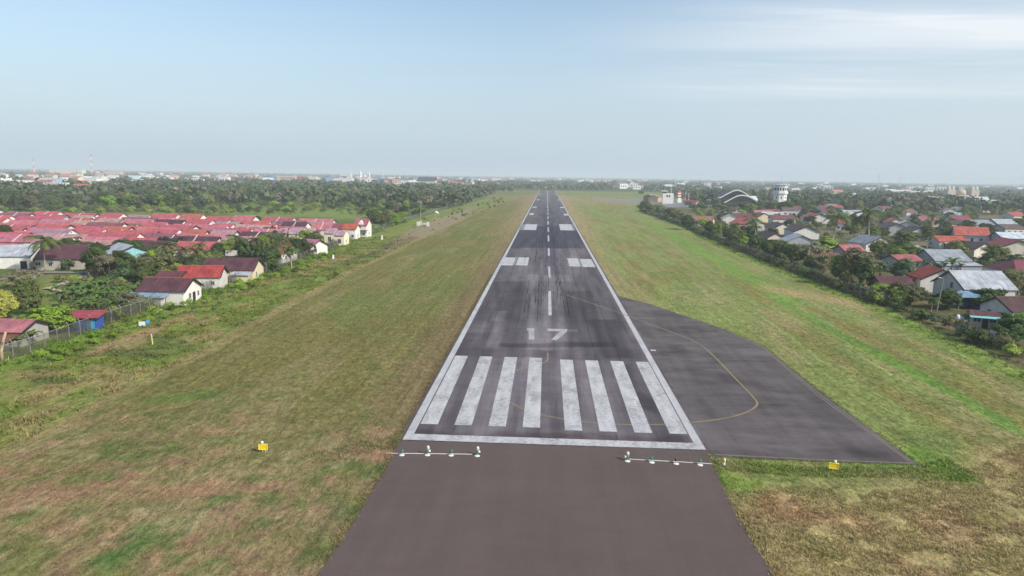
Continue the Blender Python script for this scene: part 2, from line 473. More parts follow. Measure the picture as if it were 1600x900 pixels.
# value noise
_LAT = RNG.random((256, 256))
def vnoise(X, Y):
    xi = np.floor(X).astype(int); yi = np.floor(Y).astype(int); fx = X - xi; fy = Y - yi
    fx = fx * fx * (3 - 2 * fx); fy = fy * fy * (3 - 2 * fy)
    a = _LAT[xi % 256, yi % 256]; b = _LAT[(xi + 1) % 256, yi % 256]; c = _LAT[xi % 256, (yi + 1) % 256]; d = _LAT[(xi + 1) % 256, (yi + 1) % 256]
    return (a * (1 - fx) + b * fx) * (1 - fy) + (c * (1 - fx) + d * fx) * fy
def fbm(X, Y, s, o=4, ox=0):
    t = 0; a = 1; n = 0
    for i in range(o):
        t = t + a * vnoise(X * s + 17.3 * i + ox, Y * s + 9.1 * i + ox * 1.7); n += a; a *= 0.55; s *= 2.07
    return t / n
def sstep(v, a, b):
    t = np.clip((v - a) / (b - a), 0, 1); return t * t * (3 - 2 * t)
def seg_dist(X, Y, pts):
    D = np.full(X.shape, 1e9)
    for (x0, y0), (x1, y1) in zip(pts[:-1], pts[1:]):
        dx, dy = x1 - x0, y1 - y0; L = dx * dx + dy * dy + 1e-9
        t = np.clip(((X - x0) * dx + (Y - y0) * dy) / L, 0, 1)
        D = np.minimum(D, np.hypot(X - x0 - t * dx, Y - y0 - t * dy))
    return D
def inside(X, Y, pts):
    r = np.zeros(X.shape, bool); n = len(pts)
    for i in range(n):
        x0, y0 = pts[i]; x1, y1 = pts[(i + 1) % n]
        c = ((y0 > Y) != (y1 > Y)) & (X < (x1 - x0) * (Y - y0) / ((y1 - y0) if y1 != y0 else 1e-9) + x0)
        r ^= c
    return r
def poly_mask(X, Y, pts, soft):
    d = seg_dist(X, Y, list(pts) + [pts[0]]); s = np.where(inside(X, Y, pts), d, -d)
    return sstep(s, -soft, soft)
def line_mask(X, Y, pts, w, soft=None):
    soft = soft or w * 0.7
    return 1 - sstep(seg_dist(X, Y, pts), max(w - soft, 0), w + soft)
def GP(*px): return [G(*p) for p in px]


# ------------------------------------------------------------------ land cover
RX0, RX1 = -14.6, 16.1                     # runway slab
ROUGH = GP((-40, 745), (0, 712), (120, 645), (300, 560), (440, 478), (560, 420), (650, 375), (760, 325), (820, 304))
FENCE_L = GP((-70, 588), (0, 567), (62, 548), (130, 522), (190, 500), (262, 476), (310, 460), (400, 432), (500, 397), (560, 371), (640, 345), (700, 326), (760, 310))
BORDER_R = GP((996, 329), (1060, 352), (1130, 383), (1200, 412), (1290, 447), (1380, 480), (1470, 520), (1560, 560), (1640, 595))
PADPOLY = GP((962, 463), (1010, 474), (1088, 500), (1140, 518), (1193, 541), (1240, 579), (1290, 619), (1335, 652), (1390, 692), (1437, 727), (1300, 722), (1110, 713))
HAY = GP((1150, 770), (1250, 760), (1400, 770), (1530, 730), (1600, 690), (1900, 760), (1900, 1100), (1200, 1100))


def cover(X, Y):
    X = np.asarray(X, float); Y = np.asarray(Y, float)
    wx = X + 3.0 * (fbm(X, Y, 0.11, 3, 50) - 0.5); wy = Y + 6.0 * (fbm(X, Y, 0.09, 3, 80) - 0.5)
    A = lambda c: np.array(c)[None, :]
    out = np.empty(X.shape + (3,))
    n1 = fbm(X, Y, 0.035, 4, 3); n2 = fbm(X * 2.2, Y * 0.45, 0.12, 4, 21); n3 = fbm(X, Y, 0.35, 4, 33); n4 = fbm(X * 1.3, Y * 0.5, 0.06, 4, 61)
    OL, LU, DR, SO, TAN, YE = (0.142, 0.13, 0.044), (0.115, 0.137, 0.038), (0.21, 0.175, 0.085), (0.225, 0.142, 0.088), (0.29, 0.225, 0.12), (0.19, 0.2, 0.035)
    def put(m, c): out[:] = out * (1 - m[..., None]) + np.array(c) * m[..., None]
    out[:] = OL
    put(sstep(n4, 0.42, 0.66) * 0.75, LU)
    put(sstep(n2, 0.5, 0.72) * 0.5, DR)
    right = X > 0
    # right verge is greener in long streaks
    put(np.where(right, sstep(fbm(X * 1.8, Y * 0.22, 0.1, 4, 5), 0.34, 0.56) * 0.85, 0), (0.145, 0.178, 0.056))
    put(np.where(right, sstep(fbm(X * 2.5, Y * 0.3, 0.13, 4, 91), 0.54, 0.7) * 0.55, 0), DR)
    # dry tan bands beside the runway, wider far away
    dl = np.where(right, X - RX1, RX0 - X)
    far = sstep(Y, 150, 420)
    put((1 - sstep(dl + 3 * (n3 - 0.5), 1.5, 4 + 13 * far)) * (0.35 + 0.5 * far) * (dl > -2), (0.235, 0.18, 0.095))
    put(np.where(~right, (1 - sstep(dl + 4 * (n3 - .5), 2, 9)) * (1 - far) * 0.6, 0), (0.15, 0.105, 0.06))
    put(sstep(Y, 640, 760) * (1 - sstep(Y, 820, 1050)) * (np.abs(X) < 90) * sstep(n1, 0.35, 0.6) * 0.7, (0.24, 0.15, 0.095))
    put(sstep(Y, 980, 1080) * 0.6, (0.1, 0.13, 0.04))
    # near left corner: dry hay, bare reddish soil, weeds
    near = (1 - sstep(Y + 8 * (n1 - .5), 58, 84)) * (X < -10)
    put(near * 0.75, (0.21, 0.172, 0.085))
    put(near * sstep(n3, 0.48, 0.68) * 0.6, (0.12, 0.13, 0.036))
    put(near * sstep(fbm(X, Y, 0.16, 4, 123), 0.47, 0.62) * 0.85 * sstep(fbm(X, Y, .9, 3, 71), .3, .6), SO)
    put(near * sstep(fbm(X, Y, .55, 4, 301), .56, .66) * .7, (0.085, 0.125, 0.035)); put(near * sstep(fbm(X, Y, .42, 4, 331), .6, .7) * .5, (0.29, 0.235, 0.135))
    put(sstep(fbm(X, Y * .8, .3, 4, 361), .6, .72) * .45, (0.09, 0.12, 0.035))
    for q, w, s in (((330, 772), 2.4, .9), ((430, 765), 1.6, .8), ((250, 780), 2, .6), ((335, 668), 1.3, .9), ((392, 653), 1.4, .7), ((215, 655), 1.2, .6), ((372, 670), .8, .7), ((60, 775), 2.5, .6), ((170, 765), 2, .6), ((580, 680), 1.2, .8), ((595, 715), 1.4, .7), ((140, 820), 3, .5)):
        c = G(*q); dd = np.hypot((wx - c[0]) / 1.5, wy - c[1]); put((1 - sstep(dd, w * .4, w * 1.3)) * s * sstep(n3, .25, .6), (0.28, 0.165, 0.105))
    put(line_mask(wx, wy, GP((180, 870), (240, 825), (300, 800), (345, 790)), 1.3) * 0.85 * sstep(n3, .3, .6), (0.06, 0.125, 0.03))
    put(line_mask(wx, wy, GP((430, 790), (470, 770), (520, 800)), 2.2) * 0.55 * sstep(n3, .35, .6), (0.1, 0.125, 0.045))
    put(line_mask(wx, wy, GP((260, 625), (330, 612)), 1.7) * 0.6, (0.075, 0.14, 0.03))
    # rough grass left of the mown strip
    rp = ROUGH + [G(760, 310)] + FENCE_L[::-1]
    rm = poly_mask(wx, wy, rp, 2.2)
    put(rm * 0.9, (0.13, 0.155, 0.032))
    put(rm * sstep(n3, 0.44, 0.6) * 0.9, (0.145, 0.19, 0.043))
    put(rm * sstep(fbm(X, Y * .7, 0.2, 4, 77), 0.52, 0.7) * 0.8, (0.235, 0.185, 0.085))
    put(rm * sstep(fbm(X, Y, 0.13, 4, 99), 0.6, 0.74) * 0.7, (0.075, 0.1, 0.035))
    put(line_mask(wx, wy, ROUGH, 1.1) * 0.6, (0.25, 0.19, 0.095))
    put(line_mask(wx, wy, GP((150, 552), (200, 530), (245, 513), (300, 490)), 1.0) * 0.75, (0.3, 0.195, 0.115))
    put(line_mask(wx, wy, [(a + 2.6, b) for a, b in FENCE_L], 2.0) * 0.8, (0.13, 0.2, 0.036))
    put(line_mask(wx, wy, GP((440, 452), (560, 404), (600, 388), (660, 362), (735, 330)), 1.6) * 0.8 * sstep(Y, 150, 260), (0.1, 0.085, 0.055))
    put(poly_mask(wx, wy, GP((600, 392), (650, 352), (745, 322), (735, 335), (690, 360)), 3) * 0.75, (0.24, 0.19, 0.125))
    # right side features
    put(line_mask(wx, wy, GP((1010, 345), (1060, 372), (1110, 402), (1180, 440), (1240, 472)), 2.6, 3) * 0.6, (0.1, 0.2, 0.03))
    put(line_mask(X + 1.2 * (n3 - .5), Y, GP((1215, 468), (1300, 515), (1400, 568), (1480, 610), (1580, 668)), 1.15, 0.8) * 0.75, (0.08, 0.165, 0.028))
    put(line_mask(wx, wy, GP((1205, 450), (1290, 468), (1330, 475)), 3.2, 4) * 0.75, (0.26, 0.19, 0.095))
    hm = poly_mask(wx, wy, HAY, 2.5)
    put(hm * 0.85, (0.27, 0.215, 0.105))
    put(hm * sstep(fbm(X * .8, Y, 0.5, 4, 13), 0.5, 0.7) * 0.6, (0.16, 0.145, 0.05))
    put(hm * sstep(fbm(X, Y, 0.15, 4, 43), 0.58, 0.72) * 0.5, (0.23, 0.14, 0.08))
    c = G(1230, 790); put((1 - sstep(np.hypot(wx - c[0], wy - c[1]), 1, 4.2)) * 0.6, (0.24, 0.135, 0.08))
    put(line_mask(wx, wy, GP((1120, 722), (1250, 735), (1400, 742), (1500, 745)), 1.4, 1.0) * 0.75 * sstep(n3, .25, .55), (0.13, 0.17, 0.04))
    put(line_mask(wx, wy, GP((1400, 735), (1460, 715), (1500, 748)), 1.6, 1.0) * 0.8, (0.105, 0.17, 0.032))
    put(line_mask(wx, wy, GP((1130, 745), (1170, 757)), 1.5) * 0.7, (0.12, 0.19, 0.03))
    put(line_mask(wx, wy, [(a - 2.0, b) for a, b in BORDER_R], 2.3, 1.6) * 0.75, (0.13, 0.19, 0.036))
    # beyond the fences: garden and scrub ground
    lout = inside(X, Y, FENCE_L + [G(760, 306), (-4000, 1400), (-4000, 60), G(-70, 588)])
    put(lout * 1.0, (0.085, 0.115, 0.032)); put(lout * sstep(n1, 0.45, 0.65) * 0.8, (0.15, 0.19, 0.04)); put(lout * sstep(n3, .55, .7) * .5, (0.16, 0.14, 0.07))
    put(poly_mask(wx, wy, GP((330, 336), (600, 342), (700, 324), (760, 312), (640, 310), (480, 314), (340, 322)), 12) * 0.8, (0.15, 0.195, 0.05))
    put(poly_mask(wx, wy, GP((62, 432), (150, 430), (120, 450), (85, 458), (55, 455)), 2) * 0.85, (0.17, 0.185, 0.06))
    put(poly_mask(wx, wy, GP((105, 448), (150, 440), (215, 444), (205, 456), (110, 456)), 2) * 0.85, (0.15, 0.23, 0.03))
    rout = inside(X, Y, BORDER_R + [(3000, 60), (4000, 1500), G(1060, 318)])
    put(rout * 1.0, (0.11, 0.1, 0.05)); put(rout * sstep(n3, .4, .6) * 0.8, (0.06, 0.085, 0.025)); put(rout * sstep(n1, .5, .65) * .5, (0.2, 0.16, 0.11))
    air = ~lout & ~rout; gain = np.where(right, 1.36, 1.16)[..., None]; out[:] = np.where(air[..., None], out * gain, out * 1.15)
    ff = sstep(Y, 1300, 1420); put(ff * 0.9, (0.05, 0.07, 0.03))
    return out


def axis(lo, hi, step, growlo, growhi, ext):
    a = [lo]
    while a[-1] < hi: a.append(a[-1] + step)
    s = step
    while a[-1] < ext[1]: s *= growhi; a.append(a[-1] + s)
    s = step
    b = []
    x = lo
    while x > ext[0]: s *= growlo; x -= s; b.append(x)
    return np.array(b[::-1] + a)


def grid_mesh(xs, ys):
    XX, YY = np.meshgrid(xs, ys); nx, ny = len(xs), len(ys)
    i = np.arange(nx * ny).reshape(ny, nx)
    Q = np.stack([i[:-1, :-1], i[:-1, 1:], i[1:, 1:], i[1:, :-1]], -1).reshape(-1, 4)
    return XX.ravel(), YY.ravel(), Q


gx = axis(-62, 62, 0.75, 1.045, 1.045, (-14000, 14000)); gy = axis(36, 112, 0.75, 1.5, 1.012, (-300, 12500))
GX, GY, GQ = grid_mesh(gx, gy)
def ground_z(X, Y):
    X = np.asarray(X, float); Y = np.asarray(Y, float)
    edge = np.minimum(np.where(X < 0, RX0 - X, X - RX1), 30)
    pad = seg_dist(X, Y, PADPOLY + [PADPOLY[0]]); pad = np.where(inside(X, Y, PADPOLY), 0, pad)
    k = sstep(np.minimum(edge, pad), 0.5, 7) * (1 - sstep(Y, 300, 600))
    return k * ((fbm(X, Y, 0.12, 3, 7) - 0.5) * 0.5 + (fbm(X, Y, 0.5, 3, 8) - 0.5) * 0.22)
me = big_mesh('ground', np.stack([GX, GY, ground_z(GX, GY)], 1), GQ, M['ground'], ('cover', cover(GX, GY)))
me.polygons.foreach_set('use_smooth', [True] * len(me.polygons))
ground = tag(link('ground', me), kind='structure')

# ------------------------------------------------------------------ pavements
SX = 0.78                                    # runway centre line
RY0, RY1 = 67.2, 1345.0


def pave_tone(X, Y):
    t = np.ones(X.shape + (3,))
    def mul(m, c): t[:] = t * (1 - m[..., None]) + t * np.array(c) * m[..., None]
    wx = X + 0.5 * (fbm(X, Y * .2, .6, 3, 4) - .5); wy = Y + 3 * (fbm(X, Y, .25, 3, 14) - .5)
    def pm(pts, c, soft=.5): mul(poly_mask(wx, wy, GP(*pts), soft), c)
    mul(1 - sstep(np.abs(Y - 96), 26, 34), (1.3, 1.27, 1.3))                      # weathered area under the bars
    pm(((798, 353), (908, 353), (915, 388), (790, 388)), (0.5, 0.5, 0.62), 2)    # newer dark overlay
    pm(((812, 388), (905, 388), (915, 440), (800, 440)), (1.35, 1.3, 1.3), 1.5)
    pm(((886, 374), (916, 374), (926, 403), (893, 403)), (1.25, 1.22, 1.2), 1)
    pm(((826, 430), (884, 430), (886, 548), (822, 548)), (1.34, 1.35, 1.35), 1.2)
    pm(((773, 487), (791, 487), (783, 502), (766, 502)), (1.7, 1.65, 1.6), .4)
    pm(((782, 500), (790, 500), (772, 546), (750, 546)), (1.4, 1.35, 1.33), .9)
    pm(((722, 520), (778, 520), (772, 557), (705, 557)), (0.68, 0.66, 0.7), .6)
    pm(((780, 536), (960, 536), (966, 545), (780, 543)), (0.55, 0.55, 0.57), .5)
    pm(((920, 500), (962, 500), (990, 560), (940, 560)), (0.55, 0.53, 0.57), .6)
    pm(((930, 590), (1000, 590), (1015, 690), (975, 690)), (1.15, 1.14, 1.16), .4)
    pm(((632, 676), (900, 676), (1075, 686), (1085, 700), (640, 692)), (0.68, 0.6, 0.6), .5)
    pm(((790, 560), (870, 560), (872, 690), (740, 690)), (1.2, 1.2, 1.22), .8)
    pm(((700, 545), (1000, 548), (1003, 566), (690, 557)), (.85, .83, .85), .6)
    pm(((905, 590), (940, 590), (960, 690), (915, 690)), (1.25, 1.25, 1.25), .5)
    pm(((1000, 615), (1040, 630), (1050, 655), (1005, 640)), (.55, .53, .55), .8)
    pm(((968, 570), (985, 570), (1010, 640), (985, 640)), (.6, .58, .6), .5)
    pm(((845, 550), (868, 550), (872, 690), (840, 690)), (.72, .7, .72), .4)
    pm(((735, 557), (757, 557), (700, 690), (660, 690)), (.8, .78, .8), .5)
    pm(((885, 455), (925, 455), (948, 545), (888, 545)), (.62, .6, .63), .7)
    pm(((770, 440), (818, 440), (812, 545), (785, 545)), (.68, .66, .7), .7)
    n_ = fbm(X * 1.6, Y * .09, .5, 4, 44); mul(sstep(n_, .52, .68) * .7, (.62, .6, .64)); mul(sstep(n_, .46, .3) * .6, (1.4, 1.38, 1.38))
    mul(np.exp(-((X - SX) / 4.5) ** 2) * sstep(Y, 150, 260) * (1 - sstep(Y, 500, 800)), (0.72, 0.72, 0.82))
    mul(np.exp(-((X - SX) / 3.0) ** 2) * sstep(Y, 480, 700), (1.35, 1.35, 1.35))
    mul(sstep(np.abs(X - SX), 11, 14.5), (0.88, 0.84, 0.84))
    return t


rx = np.linspace(RX0, RX1, 63); ry = axis(RY0, 130, 0.5, 1.5, 1.012, (RY0 + 1, RY1))
rx_, ry_, rq = grid_mesh(rx, ry)
edge_j = np.where(rx_ < RX0 + .01, -0.35 * fbm(rx_ * 0, ry_, .7, 3, 5), np.where(rx_ > RX1 - .01, 0.35 * fbm(rx_ * 0, ry_, .7, 3, 6), 0)) * (ry_ > RY0 + 2)
me = big_mesh('runway', np.stack([rx_ + edge_j, ry_, np.full_like(rx_, .06)], 1), rq, M['runway'], ('tone', pave_tone(rx_, ry_)))
runway = tag(link('runway', me), kind='structure')


def poly_sheet(name, pts, z, mat, step=1.2, jit=0.0, kind='structure', tone=None):
    """a paved or trodden area: fan-free triangulated ngon with fine ragged edge"""
    out = []
    for (a, b) in zip(pts, pts[1:] + pts[:1]):
        L = math.hypot(b[0] - a[0], b[1] - a[1]); k = max(1, int(L / step))
        for i in range(k):
            t = i / k; j = (random.random() - .5) * 2 * jit if 0 < i else 0
            out.append((a[0] + (b[0] - a[0]) * t - (b[1] - a[1]) / (L + 1e-6) * j, a[1] + (b[1] - a[1]) * t + (b[0] - a[0]) / (L + 1e-6) * j))
    me = bpy.data.meshes.new(name); me.from_pydata([(x, y, z) for x, y in out], [], [tuple(range(len(out)))])
    if me.polygons[0].normal.z < 0: me.flip_normals()
    me.materials.append(mat)
    a = me.attributes.new('tone', 'FLOAT_COLOR', 'POINT'); a.data.foreach_set('color', [1.0] * (4 * len(out)))
    return tag(link(name, me), kind=kind)


stop_pts = [(RX0 - .1, RY0 - .02), G(614, 712), G(596, 745), G(562, 800), G(531, 848), G(492, 903), G(430, 1000), (-13.6, 24), (14.6, 24), G(1262, 1000), G(1212, 903), G(1178, 850), G(1143, 790), G(1127, 752), G(1113, 722), (RX1 + .0, RY0 - .02)]
stopway = poly_sheet('stopway', stop_pts, 0.052, M['stop'], 0.35, 0.13)
pad = poly_sheet('turn_pad', [(RX1 - .02, 159.5)] + PADPOLY[1:-1] + [(RX1 - .02, 65.6)], 0.048, M['pad'], 0.4, 0.12)
poly_sheet('apron', GP((925, 310), (1005, 311.2), (1075, 317), (1080, 323.5), (1030, 324), (1000, 318), (925, 311.5)), 0.05, M['apron'], 8, 0)


def strip(pts, w, z, closed=False):
    m = MB(); n = len(pts); L = []; Rr = []
    for i, p in enumerate(pts):
        a = pts[max(i - 1, 0)]; b = pts[min(i + 1, n - 1)]
        dx, dy = b[0] - a[0], b[1] - a[1]; k = math.hypot(dx, dy) + 1e-9; nx, ny = -dy / k * w / 2, dx / k * w / 2
        L.append((p[0] + nx, p[1] + ny, z)); Rr.append((p[0] - nx, p[1] - ny, z))
    m.add(L + Rr, [(n + i, n + i + 1, i + 1, i) for i in range(n - 1)])
    return m


def rect(x0, x1, y0, y1, z=0.064): return MB().add([(x0, y0, z), (x1, y0, z), (x1, y1, z), (x0, y1, z)], [(0, 1, 2, 3)])


ZM = 0.0645
# threshold stripes: four each side
for k in range(4):
    for s in (-1, 1):
        xa = SX + s * (1.32 + k * 3.67); xb = SX + s * (1.32 + k * 3.67 + 1.86)
        rect(min(xa, xb), max(xa, xb), 71.8 - 0.25 * s, 101.0 - 0.3 * s, ZM).build('threshold_stripe', M['white'], runway)
rect(RX0 + .2, RX1 - .15, 67.35, 69.05, ZM).build('threshold_bar', M['white'], runway)
for xa, xb in ((RX0 + .2, RX0 + 1.05), (RX1 - 1.0, RX1 - .15)):
    rect(xa, xb, 69.06, RY1, ZM).build('edge_line', M['whiteclean'], runway)
# centre line
for (ya, yb) in [(455, 493), (417, 434), (388, 400), (368, 377)]:
    rect(SX - .32, SX + .32, G(856, yb)[1], G(856, ya)[1], ZM).build('centreline_dash', M['whiteclean'], runway)
y = G(856, 368)[1] + 22
while y < RY1 - 60:
    rect(SX - .36, SX + .36, y, y + 30, ZM).build('centreline_dash', M['whiteclean'], runway); y += 52
# touchdown and aiming marks
def mark(name, px0, px1, pya, pyb, mat='whiteclean'):
    ym = (pya + pyb) / 2
    rect(G(px0, ym)[0], G(px1, ym)[0], G((px0 + px1) / 2, pyb)[1], G((px0 + px1) / 2, pya)[1], ZM).build(name, M[mat], runway)
for a in ((786, 803.5, 402.5, 415), (808, 825.5, 402.5, 415), (888, 904.5, 404, 416.5), (908, 927, 405, 417.5)): mark('touchdown_mark', *a)
for a in ((819.5, 838.5, 350.5, 359.5), (874.5, 893.5, 350.5, 360)): mark('aiming_mark', *a)
for a in ((827, 834, 333.2, 336), (881, 888.5, 334, 336.8), (832, 838.5, 323, 324.6), (875, 881.5, 323.4, 325), (838.5, 843, 311.6, 312.6), (871, 875.5, 312, 313), (842, 846, 303.4, 304), (867, 871, 303.6, 304.2)): mark('touchdown_mark', *a)
# faded remains of older marks
for a in ((813, 819, 350.5, 359.5), (893.5, 897, 350.5, 360), (803.5, 806.5, 402.5, 415), (904.5, 908, 404, 416.5)): mark('faded_mark', *a, 'faded')
# designation digits 1 and 7
z = ZM; y0, y1 = G(830, 531)[1], G(830, 513.3)[1]
X_ = lambda px, py: G(px, py)[0]
m = MB(); yf = G(830, 517)[1]
m.add([(X_(826.2, 531), y0, z), (X_(834.8, 531), y0, z), (X_(834.8, 513.3), y1, z), (X_(826, 513.3), y1, z)], [(0, 1, 2, 3)])
m.add([(X_(823.4, 517), yf, z), (X_(826.1, 517) - .02, yf, z), (X_(826, 513.3) - .02, y1, z), (X_(823.8, 513.3), y1, z)], [(0, 1, 2, 3)])
m.build('digit_one', M['digit'], runway)
m = MB(); yb_ = G(870, 518)[1]
m.add([(X_(856, 518), yb_, z), (X_(873.5, 518), yb_, z), (X_(886, 518), yb_, z), (X_(886.6, 513.5), y1, z), (X_(855.8, 513.5), y1, z)], [(0, 1, 2, 3, 4)])
m.add([(X_(860.5, 531), y0, z), (X_(869.5, 531), y0, z), (X_(886, 518), yb_ - .005, z), (X_(875.5, 518), yb_ - .005, z)], [(0, 1, 2, 3)])
m.build('digit_seven', M['digit'], runway)
m = MB(); m.add([(X_(887.5, 519), G(888, 519)[1], z), (X_(903, 519), G(888, 519)[1], z), (X_(902, 514), y1, z), (X_(888, 514), y1, z)], [(0, 1, 2, 3)]); m.build('faded_mark', M['ghost'], runway)
# rubber left by landing aircraft: many thin smears, one part
m = MB(); trn = random.Random(9)
for _ in range(230):
    u = trn.random() ** 1.2; y = 126 + u * 500; x = SX + trn.choice((-1, 1)) * abs(trn.gauss(2.6, 1.5)); L = trn.uniform(5, 30) * (1 + y / 250); w = trn.uniform(.07, .22); k = trn.uniform(-.004, .004)
    m.add([(x - w / 2, y, .0675), (x + w / 2, y, .0675), (x + w / 2 + k * L, y + L, .0675), (x - w / 2 + k * L, y + L, .0675)], [(0, 1, 2, 3)])
tm_ = m.build('tyre_marks', M['rubber'], runway); tm_['kind'] = 'stuff'
# sealed joints and cracks in the asphalt
m = MB()
for x, ya, yb in ((-9.6, 70, 330), (-5.2, 100, 420), (7.4, 69, 260), (11.0, 100, 330), (-12.2, 110, 250)):
    pts = [(x + .12 * math.sin(i * 1.7) + trn.uniform(-.06, .06), ya + (yb - ya) * i / 40) for i in range(41)]; q = strip(pts, .1, .0612); m.add(q.v, q.f)
m.build('joint_lines', M['seal'], runway)
# yellow guide lines
def smooth(pts, it=2):
    for _ in range(it):
        q = [pts[0]]
        for a, b in zip(pts[:-1], pts[1:]):
            q += [(a[0] * .75 + b[0] * .25, a[1] * .75 + b[1] * .25), (a[0] * .25 + b[0] * .75, a[1] * .25 + b[1] * .75)]
        pts = q + [pts[-1]]
    return pts
strip(smooth(GP((858, 445), (858, 452), (900, 466), (965, 488), (969, 489.6)), 1), .24, .0622).build('guide_line', M['yellow'], runway)
strip(smooth(GP((969, 489.6), (1045, 518), (1088, 534), (1110, 551), (1150, 593), (1182, 626), (1184, 634), (1170, 644), (1145, 652), (1110, 658), (1076, 661.5)), 2), .28, .0655).build('guide_line', M['yellow'], pad)
strip(smooth(GP((1076, 661.5), (1030, 664.5), (960, 664), (900, 659), (840, 648), (812, 638), (790, 624)), 2), .24, .0622).build('guide_line', M['yellow'], runway)
strip(smooth(GP((856, 552), (856, 565), (842, 570), (800, 581)), 1), .24, .0622).build('guide_line', M['yellow'], runway)
for off in (0.5, 0.95):
    q = [np.array(p) for p in PADPOLY[3:10]]
    cen = np.array(G(1100, 620))
    strip([tuple(p + (cen - p) / np.linalg.norm(cen - p) * off) for p in q], .16, .0525).build('pad_edge_line', M['edgeyellow'], pad)
strip([tuple(np.array(p) + (0, 0.35)) for p in GP((1437, 727), (1300, 722), (1118, 713))], .2, .0525).build('pad_edge_line', M['edgeyellow'], pad)
rect(G(1017, 548)[0], G(1025, 548)[0], G(1021, 549)[1], G(1021, 546.6)[1], .0525).build('paint_dash', M['whiteclean'], pad)
# trodden path and paved strip by the playing field
tag(strip(smooth(GP((72, 453), (88, 449), (112, 440), (136, 433), (160, 428))), 1.8, .3).build('path', M['dirt']), kind='structure')
tag(strip(smooth(GP((80, 450.5), (84, 455), (100, 457)), 1), 1.2, .304).build('branch_path', M['dirt']), kind='structure')
tag(strip(GP((66, 427), (134, 427.2)), 3.0, .3).build('pavement', M['concrete']), kind='structure')


# ------------------------------------------------------------------ grass tufts (nobody could count them)
def pave_free(X, Y):
    ok = ~((X > RX0 - .35) & (X < RX1 + .35) & (Y > RY0 - .3))
    ok &= ~inside(X, Y, stop_pts); ok &= ~inside(X, Y, PADPOLY)
    return ok


def tuft_field():
    pts = []
    def area(x0, x1, y0, y1, n, h, keep=None, over=False):
        X = RNG.uniform(x0, x1, n); Y = RNG.uniform(y0, y1, n); k = np.ones(n, bool) if over else pave_free(X, Y)
        k &= np.abs((X - CAM[0] + 0.05 * Y)) < 0.86 * Y + 4      # only what could come into view
        if keep is not None: k &= keep(X, Y)
        X, Y = X[k], Y[k]; pts.append((X, Y, h * RNG.uniform(.5, 1.5, len(X))))
    rp = ROUGH + [G(760, 310)] + FENCE_L[::-1]
    area(-75, 70, 40, 75, 45000, 0.12); area(-85, 85, 75, 130, 26000, 0.13)
    area(-100, 0, 60, 300, 60000, 0.42, lambda X, Y: inside(X, Y, rp) & (fbm(X, Y, .3, 3, 5) > .46))
    area(15, 70, 40, 80, 60000, 0.17, lambda X, Y: inside(X, Y, HAY) & (fbm(X, Y, .5, 3, 6) > .42))
    lush = GP((1112, 716), (1250, 729), (1420, 731), (1480, 716), (1530, 745), (1480, 765), (1400, 748), (1250, 745), (1120, 735))
    area(15, 45, 55, 72, 9000, 0.22, lambda X, Y: inside(X, Y, lush))
    area(-35, -13, 40, 75, 7000, 0.2, lambda X, Y: seg_dist(X, Y, GP((500, 715), (560, 700), (620, 690))) < 1.6)
    for side in (0, 1):     # ragged grass along the stopway
        e = [stop_pts[i] for i in ((0, 1, 2, 3, 4, 5) if side == 0 else (15, 14, 13, 12, 11, 10))]
        area(-35, 35, 40, 72, 30000, 0.2, lambda X, Y: seg_dist(X, Y, e) < .7)
        area(-35, 35, 40, 68, 60000, 0.13, lambda X, Y: seg_dist(X, Y, e) < .3 * fbm(X, Y, 1.1, 3, 9) + .06, True)
    area(-20, 20, 66, 130, 12000, 0.13, lambda X, Y: (X < RX0) & (X > RX0 - 1.2))
    area(15, 45, 60, 170, 60000, 0.14, lambda X, Y: seg_dist(X, Y, PADPOLY[1:] + [PADPOLY[-1]]) < .45 * fbm(X, Y, .9, 3, 19), True)
    area(RX0 - .5, RX0 + .25, 66, 190, 5000, 0.13, lambda X, Y: X < RX0 + .4 * fbm(X, Y, .5, 3, 29) - .1, True)
    area(60, 130, 80, 330, 16000, 0.55, lambda X, Y: seg_dist(X, Y, [(a - 1.2, b) for a, b in BORDER_R]) < 2.6)
    area(-110, -60, 70, 330, 16000, 0.6, lambda X, Y: seg_dist(X, Y, [(a + 1.0, b) for a, b in FENCE_L]) < 2.2)
    X = np.concatenate([p[0] for p in pts]); Y = np.concatenate([p[1] for p in pts]); Hh = np.concatenate([p[2] for p in pts])
    n = len(X); Z = ground_z(X, Y) - 0.03; C = cover(X, Y) * RNG.uniform(.8, 1.25, (n, 1))
    nb = 6
    ang = RNG.uniform(0, 2 * np.pi, (n, nb)); lean = RNG.uniform(.3, 1.5, (n, nb)); w = RNG.uniform(.02, .06, (n, nb)) * (0.6 + Hh[:, None] * 2.2)
    bx = X[:, None] + RNG.normal(0, .12, (n, nb)); by = Y[:, None] + RNG.normal(0, .12, (n, nb)); h = Hh[:, None] * RNG.uniform(.6, 1.2, (n, nb))
    ca, sa = np.cos(ang), np.sin(ang)
    v0 = np.stack([bx - sa * w, by + ca * w, np.broadcast_to(Z[:, None], bx.shape)], -1)
    v1 = np.stack([bx + sa * w, by - ca * w, np.broadcast_to(Z[:, None], bx.shape)], -1)
    v2 = np.stack([bx + ca * h * lean, by + sa * h * lean, Z[:, None] + h], -1)
    V = np.stack([v0, v1, v2], 2).reshape(-1, 3)
    return V, np.arange(len(V)).reshape(-1, 3), np.repeat(C, nb * 3, 0)
V, Q, C = tuft_field()
tag(link('grass', big_mesh('grass', V, Q, M['blade'], ('cover', C))), 'tufts of dry and green grass over the airfield verges', 'grass', kind='stuff')


